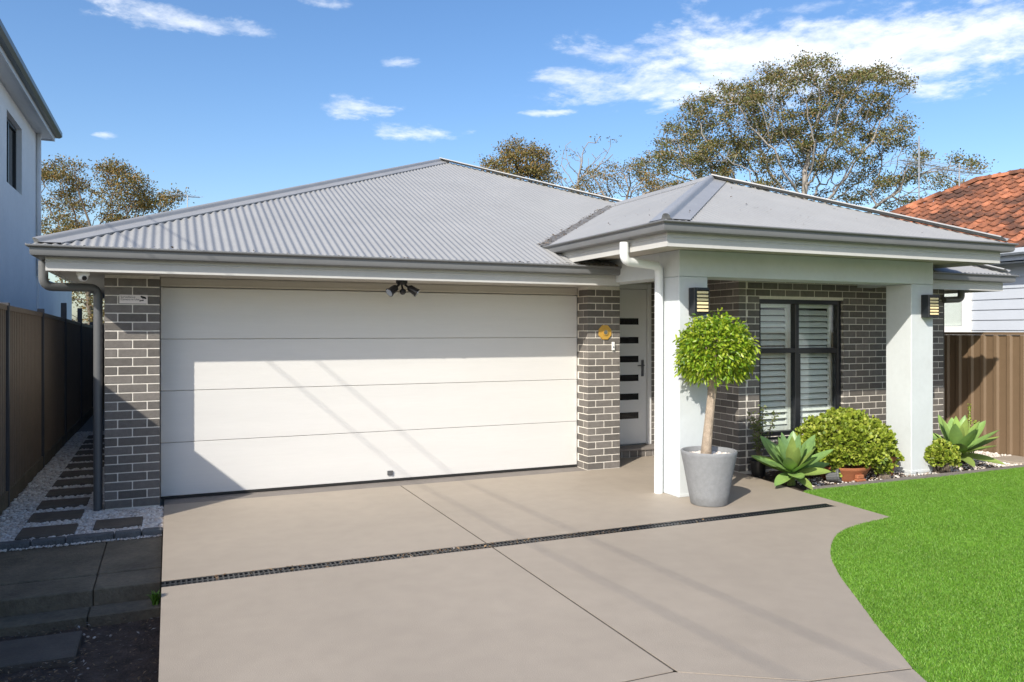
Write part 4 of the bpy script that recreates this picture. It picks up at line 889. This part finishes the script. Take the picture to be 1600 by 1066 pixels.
MB().box(WXn-.01, WXn+.02, wn0+.401, wn0+.429, 1.81, 2.80).build('mullion', 'white_paint', nw2)
MB().box(WXn+.018, WXn+.028, wn0+.002, wn1-.062, 1.81, 2.80).build('blind', 'neighbour_render', nw2)
EXn, EZn, TN = 12.02, 2.98, .527; RXn = 15.5; RYn = 11.05; hipY = RYn+(RXn-EXn)
MB().box(EXn+.05, WXn+.03, .2, 14, 2.80, 2.82).build('soffit', 'weatherboard', nr_)
sweep([(EXn+.05, 14.6), (EXn+.05, .1)], [(-.02, 2.80), (0, 2.80), (0, 2.95), (-.02, 2.95)], 'fascia', 'weatherboard', nr_)
sweep([(EXn+.05, 14.6), (EXn+.05, .1)], [(.001, 2.90), (.09, 2.90), (.12, 2.93), (.12, 3.0), (.001, 3.0)], 'gutter', 'weatherboard', nr_)
nrf = thing('roof', 'x', 'x'); del nrf['label'], nrf['category']; nrf.parent = nr_
MB().add([(EXn, .0, EZn-.03), (EXn, hipY, EZn-.03), (RXn, RYn, EZn-.03+TN*(RXn-EXn)), (RXn, 0, EZn-.03+TN*(RXn-EXn)), (2*RXn-EXn, hipY, EZn-.03), (2*RXn-EXn, 0, EZn-.03)], [(0, 3, 2, 1), (1, 2, 4), (2, 3, 5, 4)]).build('roof_base', 'rubber', nrf)
tw, tl = .215, .28; Vt = []; Ft = []
slope = math.atan(TN)
prof = [(-.118, .0), (-.10, .012), (-.075, .016), (-.05, .008), (-.03, .0), (.0, -.002), (.03, .0), (.05, .012), (.075, .034), (.10, .034), (.122, .006)]
for (t_, lift_) in ((-.02, .034), (tl+.045, .006)):
    for (y, h) in prof: Vt.append((t_*math.cos(slope)-(h+lift_)*math.sin(slope), y, t_*math.sin(slope)+(h+lift_)*math.cos(slope)))
kp = len(prof)
Vt += [(x+.012*math.sin(slope), y, z-.012*math.cos(slope)) for x, y, z in Vt[:kp]]
for i in range(kp-1): Ft.append((i, i+1, kp+i+1, kp+i)); Ft.append((i, 2*kp+i, 2*kp+i+1, i+1))
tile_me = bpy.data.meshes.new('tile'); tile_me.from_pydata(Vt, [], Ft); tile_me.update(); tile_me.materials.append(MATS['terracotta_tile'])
rows = int((RXn-EXn)/math.cos(slope)/tl)+1; cand = []
for r_i in range(rows):
    t_ = r_i*tl*math.cos(slope); x = EXn-.03+t_; z = EZn+TN*t_; ymax = hipY-t_
    y = 5.5+(tw/2 if r_i % 2 else 0)*0
    while y < ymax-.05: cand.append((x, y, z)); y += tw
def dist(c): return (c[0]**2+c[1]**2)
cand.sort(key=lambda c: dist(c)); vis = []
for c in cand:
    fwd = c[0]*math.sin(YAW)+c[1]*math.cos(YAW); u = 800+FPX*(c[0]*math.cos(YAW)-c[1]*math.sin(YAW))/fwd; v = 517-FPX*(c[2]-EYE)/fwd
    vis.append((u < 1625 and v < 330+(u-1380)*.31+20 and v < 398, c))
ind = [c for ok, c in vis if ok][:300]; others = [c for ok, c in vis if not ok]+[c for ok, c in vis if ok][300:]
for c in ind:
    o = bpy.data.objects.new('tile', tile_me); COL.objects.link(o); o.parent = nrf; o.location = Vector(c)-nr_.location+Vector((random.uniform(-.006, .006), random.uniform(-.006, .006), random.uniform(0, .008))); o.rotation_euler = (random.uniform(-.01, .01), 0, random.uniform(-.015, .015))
TV = np.array(Vt); mb = MB()
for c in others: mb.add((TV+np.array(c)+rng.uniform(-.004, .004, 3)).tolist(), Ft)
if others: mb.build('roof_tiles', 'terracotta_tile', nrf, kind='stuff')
def ridge_tiles(a, b):
    a = Vector(a); b = Vector(b); d = b-a; n = int(d.length/.36); d.normalize(); side = d.cross(Vector((0, 0, 1))).normalized(); up = side.cross(d).normalized(); V = []; F = []
    for (s, r_) in ((0, .105), (.40, .085)):
        for j in range(9): t_ = math.pi*j/8; V.append((d*s+side*math.cos(t_)*r_+up*(math.sin(t_)*r_*.9-.01))[:])
    F = [(i, i+1, 9+i+1, 9+i) for i in range(8)]+[tuple(range(9))]
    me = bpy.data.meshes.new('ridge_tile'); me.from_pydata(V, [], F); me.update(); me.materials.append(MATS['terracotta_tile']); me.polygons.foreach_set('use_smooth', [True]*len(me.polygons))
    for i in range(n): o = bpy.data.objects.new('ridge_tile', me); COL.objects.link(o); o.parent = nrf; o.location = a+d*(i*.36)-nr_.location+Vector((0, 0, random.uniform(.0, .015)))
rzN = EZn+TN*(RXn-EXn)+.04
ridge_tiles((RXn, RYn, rzN), (RXn, 7.6, rzN)); ridge_tiles((RXn, RYn, rzN), (EXn+.4, hipY-.4, EZn+TN*.4+.04))

# ------------------------------------------------------------------ television aerials
def at(u, v, depth):
    d = px_dir(u, v); return Vector((d[0]*depth, d[1]*depth, EYE+d[2]*depth))
def aerial(label, u, vtop, vbot, depth, boom, els):
    t = thing('antenna', label, 'antenna', at(u, vbot, depth)); a = at(u, vbot+60, depth); b = at(u, vtop, depth)
    MB().tube([a, b], .016, 8).build('mast', 'antenna', t)
    for (u0, v0, u1, v1, dd_) in boom:
        p = at(u0, v0, depth); q = at(u1, v1, depth+dd_); MB().tube([p, q], .012, 6).build('boom', 'antenna', t); k = els; dirb = (q-p).normalized(); s_ = dirb.cross(Vector((0, 0, 1))).normalized()
        for i in range(k):
            c = p.lerp(q, (i+.3)/k); l_ = .42-.02*i; MB().tube([c-s_*l_, c+s_*l_], .006, 5).build('element', 'antenna', t)
    return t
aerial('small television aerial above the left end of the garage roof', 293, 305, 330, 26, [(263, 304, 312, 309, 1.5)], 6)
aerial('tall pale television aerial mast in front of the big spreading tree', 1436, 213, 335, 17, [(1405, 250, 1475, 262, 2.0)], 8)
aerial('television aerial on the ridge of the orange tiled roof', 1499, 255, 310, 16.4, [(1462, 264, 1535, 272, 1.0)], 7)
# service wires to the left neighbour, overhead
for i, (x, z) in enumerate(((-2.75, 5.15), (-3.15, 5.05))):
    pts = [(x, -14+k*2.41, z+1.3*(1-k/10)**2) for k in range(11)]
    tag(MB().tube(pts, .006, 6).build('service_wire', 'wire'), ('inner' if i == 0 else 'outer')+' overhead service wire running to the left neighbouring house', 'wire', 'overhead service wires')

# ------------------------------------------------------------------ trees
def tree(name, label, base, attract, trunk_pts, mat_bark, mat_leaf, step, infl, kill, r_tip, leaf_n, leaf_s, clump, expo=2.2, leaf_prob=1.0, grav=0.0, maxit=120, rmax=.5, cat='tree', group=None, tipn=.0, lowz=None):
    """space colonisation skeleton; leaf tufts on the thin outer twigs"""
    N = [np.array(p, float) for p in trunk_pts]; par = list(range(-1, len(N)-1)); A = attract.copy()
    for it in range(maxit):
        if len(A) == 0: break
        P = np.array(N); D = ((A[:, None, :]-P[None])**2).sum(-1); j = D.argmin(1); dm = np.sqrt(D[np.arange(len(A)), j]); act = dm < infl
        if not act.any(): break
        acc_ = {}
        for q in np.nonzero(act)[0]: v = A[q]-P[j[q]]; acc_.setdefault(j[q], []).append(v/np.linalg.norm(v))
        new = []
        for q, vv in acc_.items():
            d = np.mean(vv, 0)+rng.normal(0, .14, 3)+np.array([0, 0, grav]); l = np.linalg.norm(d)
            if l < 1e-6: continue
            p = P[q]+d/l*step; new.append((p, q))
        if not new: break
        for p, q in new: N.append(p); par.append(q)
        P2 = np.array([p for p, q in new]); A = A[np.sqrt(((A[:, None]-P2[None])**2).sum(-1)).min(1) > kill]
    n = len(N); P = np.array(N); ch = [[] for _ in range(n)]
    for i in range(n):
        if par[i] >= 0: ch[par[i]].append(i)
    rad = np.zeros(n)
    for i in range(n-1, -1, -1): rad[i] = r_tip if not ch[i] else sum(rad[c]**expo for c in ch[i])**(1/expo)
    rad = np.minimum(rad, rmax); root = thing(name, label, cat, trunk_pts[0], group)
    mb = MB(); done = set()
    for i in range(n):                              # one tube for each unbranched run
        for c in ch[i]:
            if par[i] >= 0 and c == max(ch[i], key=lambda k: rad[k]): continue
            run = [i, c]; cur = c
            while ch[cur]: cur = max(ch[cur], key=lambda k: rad[k]); run.append(cur)
            rr = [min(rad[run[1]]*1.05, rad[i])] + [rad[k] for k in run[1:]]; sides = 8 if rr[0] > .12 else (5 if rr[0] > .03 else 3)
            mb.tube([P[k] for k in run], rr, sides, cap=False)
    mb.build('trunk', mat_bark, root, True)
    tips = [i for i in range(n) if not ch[i]]; inner = [i for i in range(n) if ch[i] and rad[i] < r_tip*tipn]
    src = np.array([i for i in tips+inner if rng.random() < leaf_prob*(1 if lowz is None else .22+.78*min(1, max(0, (P[i][2]-lowz[0])/lowz[1])))]); k = leaf_n
    c = np.repeat(P[src], k, 0); off = rng.normal(0, 1, (len(c), 3))*np.array([1, 1, .62])*clump; pos = c+off
    leaf_specks('crown', mat_leaf, root, pos, rng.normal(0, 1, (len(c), 3))+off/clump*.4+np.array([0, 0, .15]), leaf_s, leaf_s*.3); return root
def crown_pts(n, blobs, shell=.55):
    """points in a union of ellipsoids, (centre, radii), denser towards the outside"""
    out = []; w = np.array([b[1][0]*b[1][1]*b[1][2] for b in blobs])**.75; w /= w.sum()
    for _ in range(n):
        b = blobs[rng.choice(len(blobs), p=w)]; d = rand_dirs(1)[0]; r_ = rng.uniform(shell**3, 1)**(1/3); out.append(np.array(b[0])+d*r_*np.array(b[1]))
    return np.array(out)
def blob(u, v, depth, wu, wv, wd): p = at(u, v, depth); s = depth/FPX; return (p, (wu*s, wd, wv*s))
# the large spreading fig behind the porch
DB = 31
bl = [blob(1250, 165, DB, 120, 60, 3.2), blob(1340, 150, DB, 70, 40, 2.4), blob(1130, 200, DB, 90, 60, 3.0), blob(1060, 255, DB, 62, 45, 2.6), blob(1200, 260, DB, 120, 60, 3.4),
      blob(1330, 250, DB, 100, 70, 3.0), blob(1430, 290, DB, 75, 38, 2.2), blob(1480, 268, DB, 42, 22, 1.4), blob(1050, 320, DB, 60, 45, 2.4), blob(1390, 350, DB, 60, 40, 2.0), blob(1180, 340, DB, 110, 45, 3.0)]
tb = at(1275, 560, DB); tb.z = -.3
tree('fig_tree', 'huge spreading olive brown tree with bare grey limbs behind the porch roof', tb, crown_pts(3000, bl, .5), [tb[:], (tb.x, tb.y, 1.0), (tb.x-.2, tb.y, 2.3), (tb.x-.3, tb.y, 3.6)], 'bark_grey', 'leaf_fig', .33, 9, .41, .0125, 200, .092, .20, 2.12, leaf_prob=.95, maxit=120, rmax=.5, lowz=(6.0, 4.2))
DL = 27
bl = [blob(105, 300, DL, 42, 55, 1.6), blob(75, 270, DL, 25, 30, 1.2), blob(195, 310, DL, 48, 45, 1.6), blob(180, 268, DL, 25, 20, 1.0), blob(255, 315, DL, 30, 26, 1.2), blob(120, 380, DL, 60, 60, 1.8), blob(200, 370, DL, 50, 50, 1.5), blob(130, 470, DL, 60, 55, 1.6)]
tb = at(140, 560, DL); tb.z = -.3
tree('leafy_tree', 'golden brown leafy tree between the left neighbour and the garage roof', tb, crown_pts(900, bl, .3), [tb[:], (tb.x, tb.y, .6), (tb.x+.1, tb.y, 1.4)], 'bark_brown', 'leaf_autumn', .28, 7, .36, .012, 230, .078, .19, 2.3, leaf_prob=.93, maxit=90, rmax=.2)
DC = 24
bl = [blob(812, 255, DC, 42, 28, 1.2), blob(785, 275, DC, 28, 24, 1.0), blob(840, 285, DC, 28, 30, 1.0)]
tb = at(815, 560, DC); tb.z = -.3
tree('golden_tree', 'small golden green tree just above the main roof ridge', tb, crown_pts(380, bl, .3), [tb[:], (tb.x, tb.y, 2), (tb.x, tb.y, 4.2)], 'bark_brown', 'leaf_autumn', .24, 5, .30, .011, 240, .07, .165, 2.3, maxit=60, rmax=.14)
bl = [blob(890, 262, DC+2, 28, 45, .9), blob(935, 250, DC+2, 32, 36, .9), blob(870, 275, DC+2, 20, 35, .8)]
tb = at(905, 560, DC+2); tb.z = -.3
tree('bare_tree', 'almost leafless twiggy tree behind the valley of the roofs', tb, crown_pts(420, bl, .1), [tb[:], (tb.x, tb.y, 2), (tb.x, tb.y, 3.8)], 'bark_grey', 'leaf_autumn', .24, 5, .30, .011, 14, .08, .09, 2.2, leaf_prob=.22, maxit=60, grav=.25, rmax=.12)
bl = [blob(960, 285, DC+1, 50, 30, 1.3), blob(925, 300, DC+1, 40, 22, 1.1), blob(1010, 300, DC+1, 45, 26, 1.2)]
tb = at(965, 560, DC+1); tb.z = -.3
tree('twiggy_shrub', 'dense brown twiggy shrub above the meeting of the two roofs', tb, crown_pts(420, bl, .2), [tb[:], (tb.x, tb.y, 1.5), (tb.x, tb.y, 3.2)], 'bark_pale', 'leaf_autumn', .24, 5, .30, .012, 130, .06, .14, 2.3, leaf_prob=.75, maxit=60, rmax=.13, grav=.1)
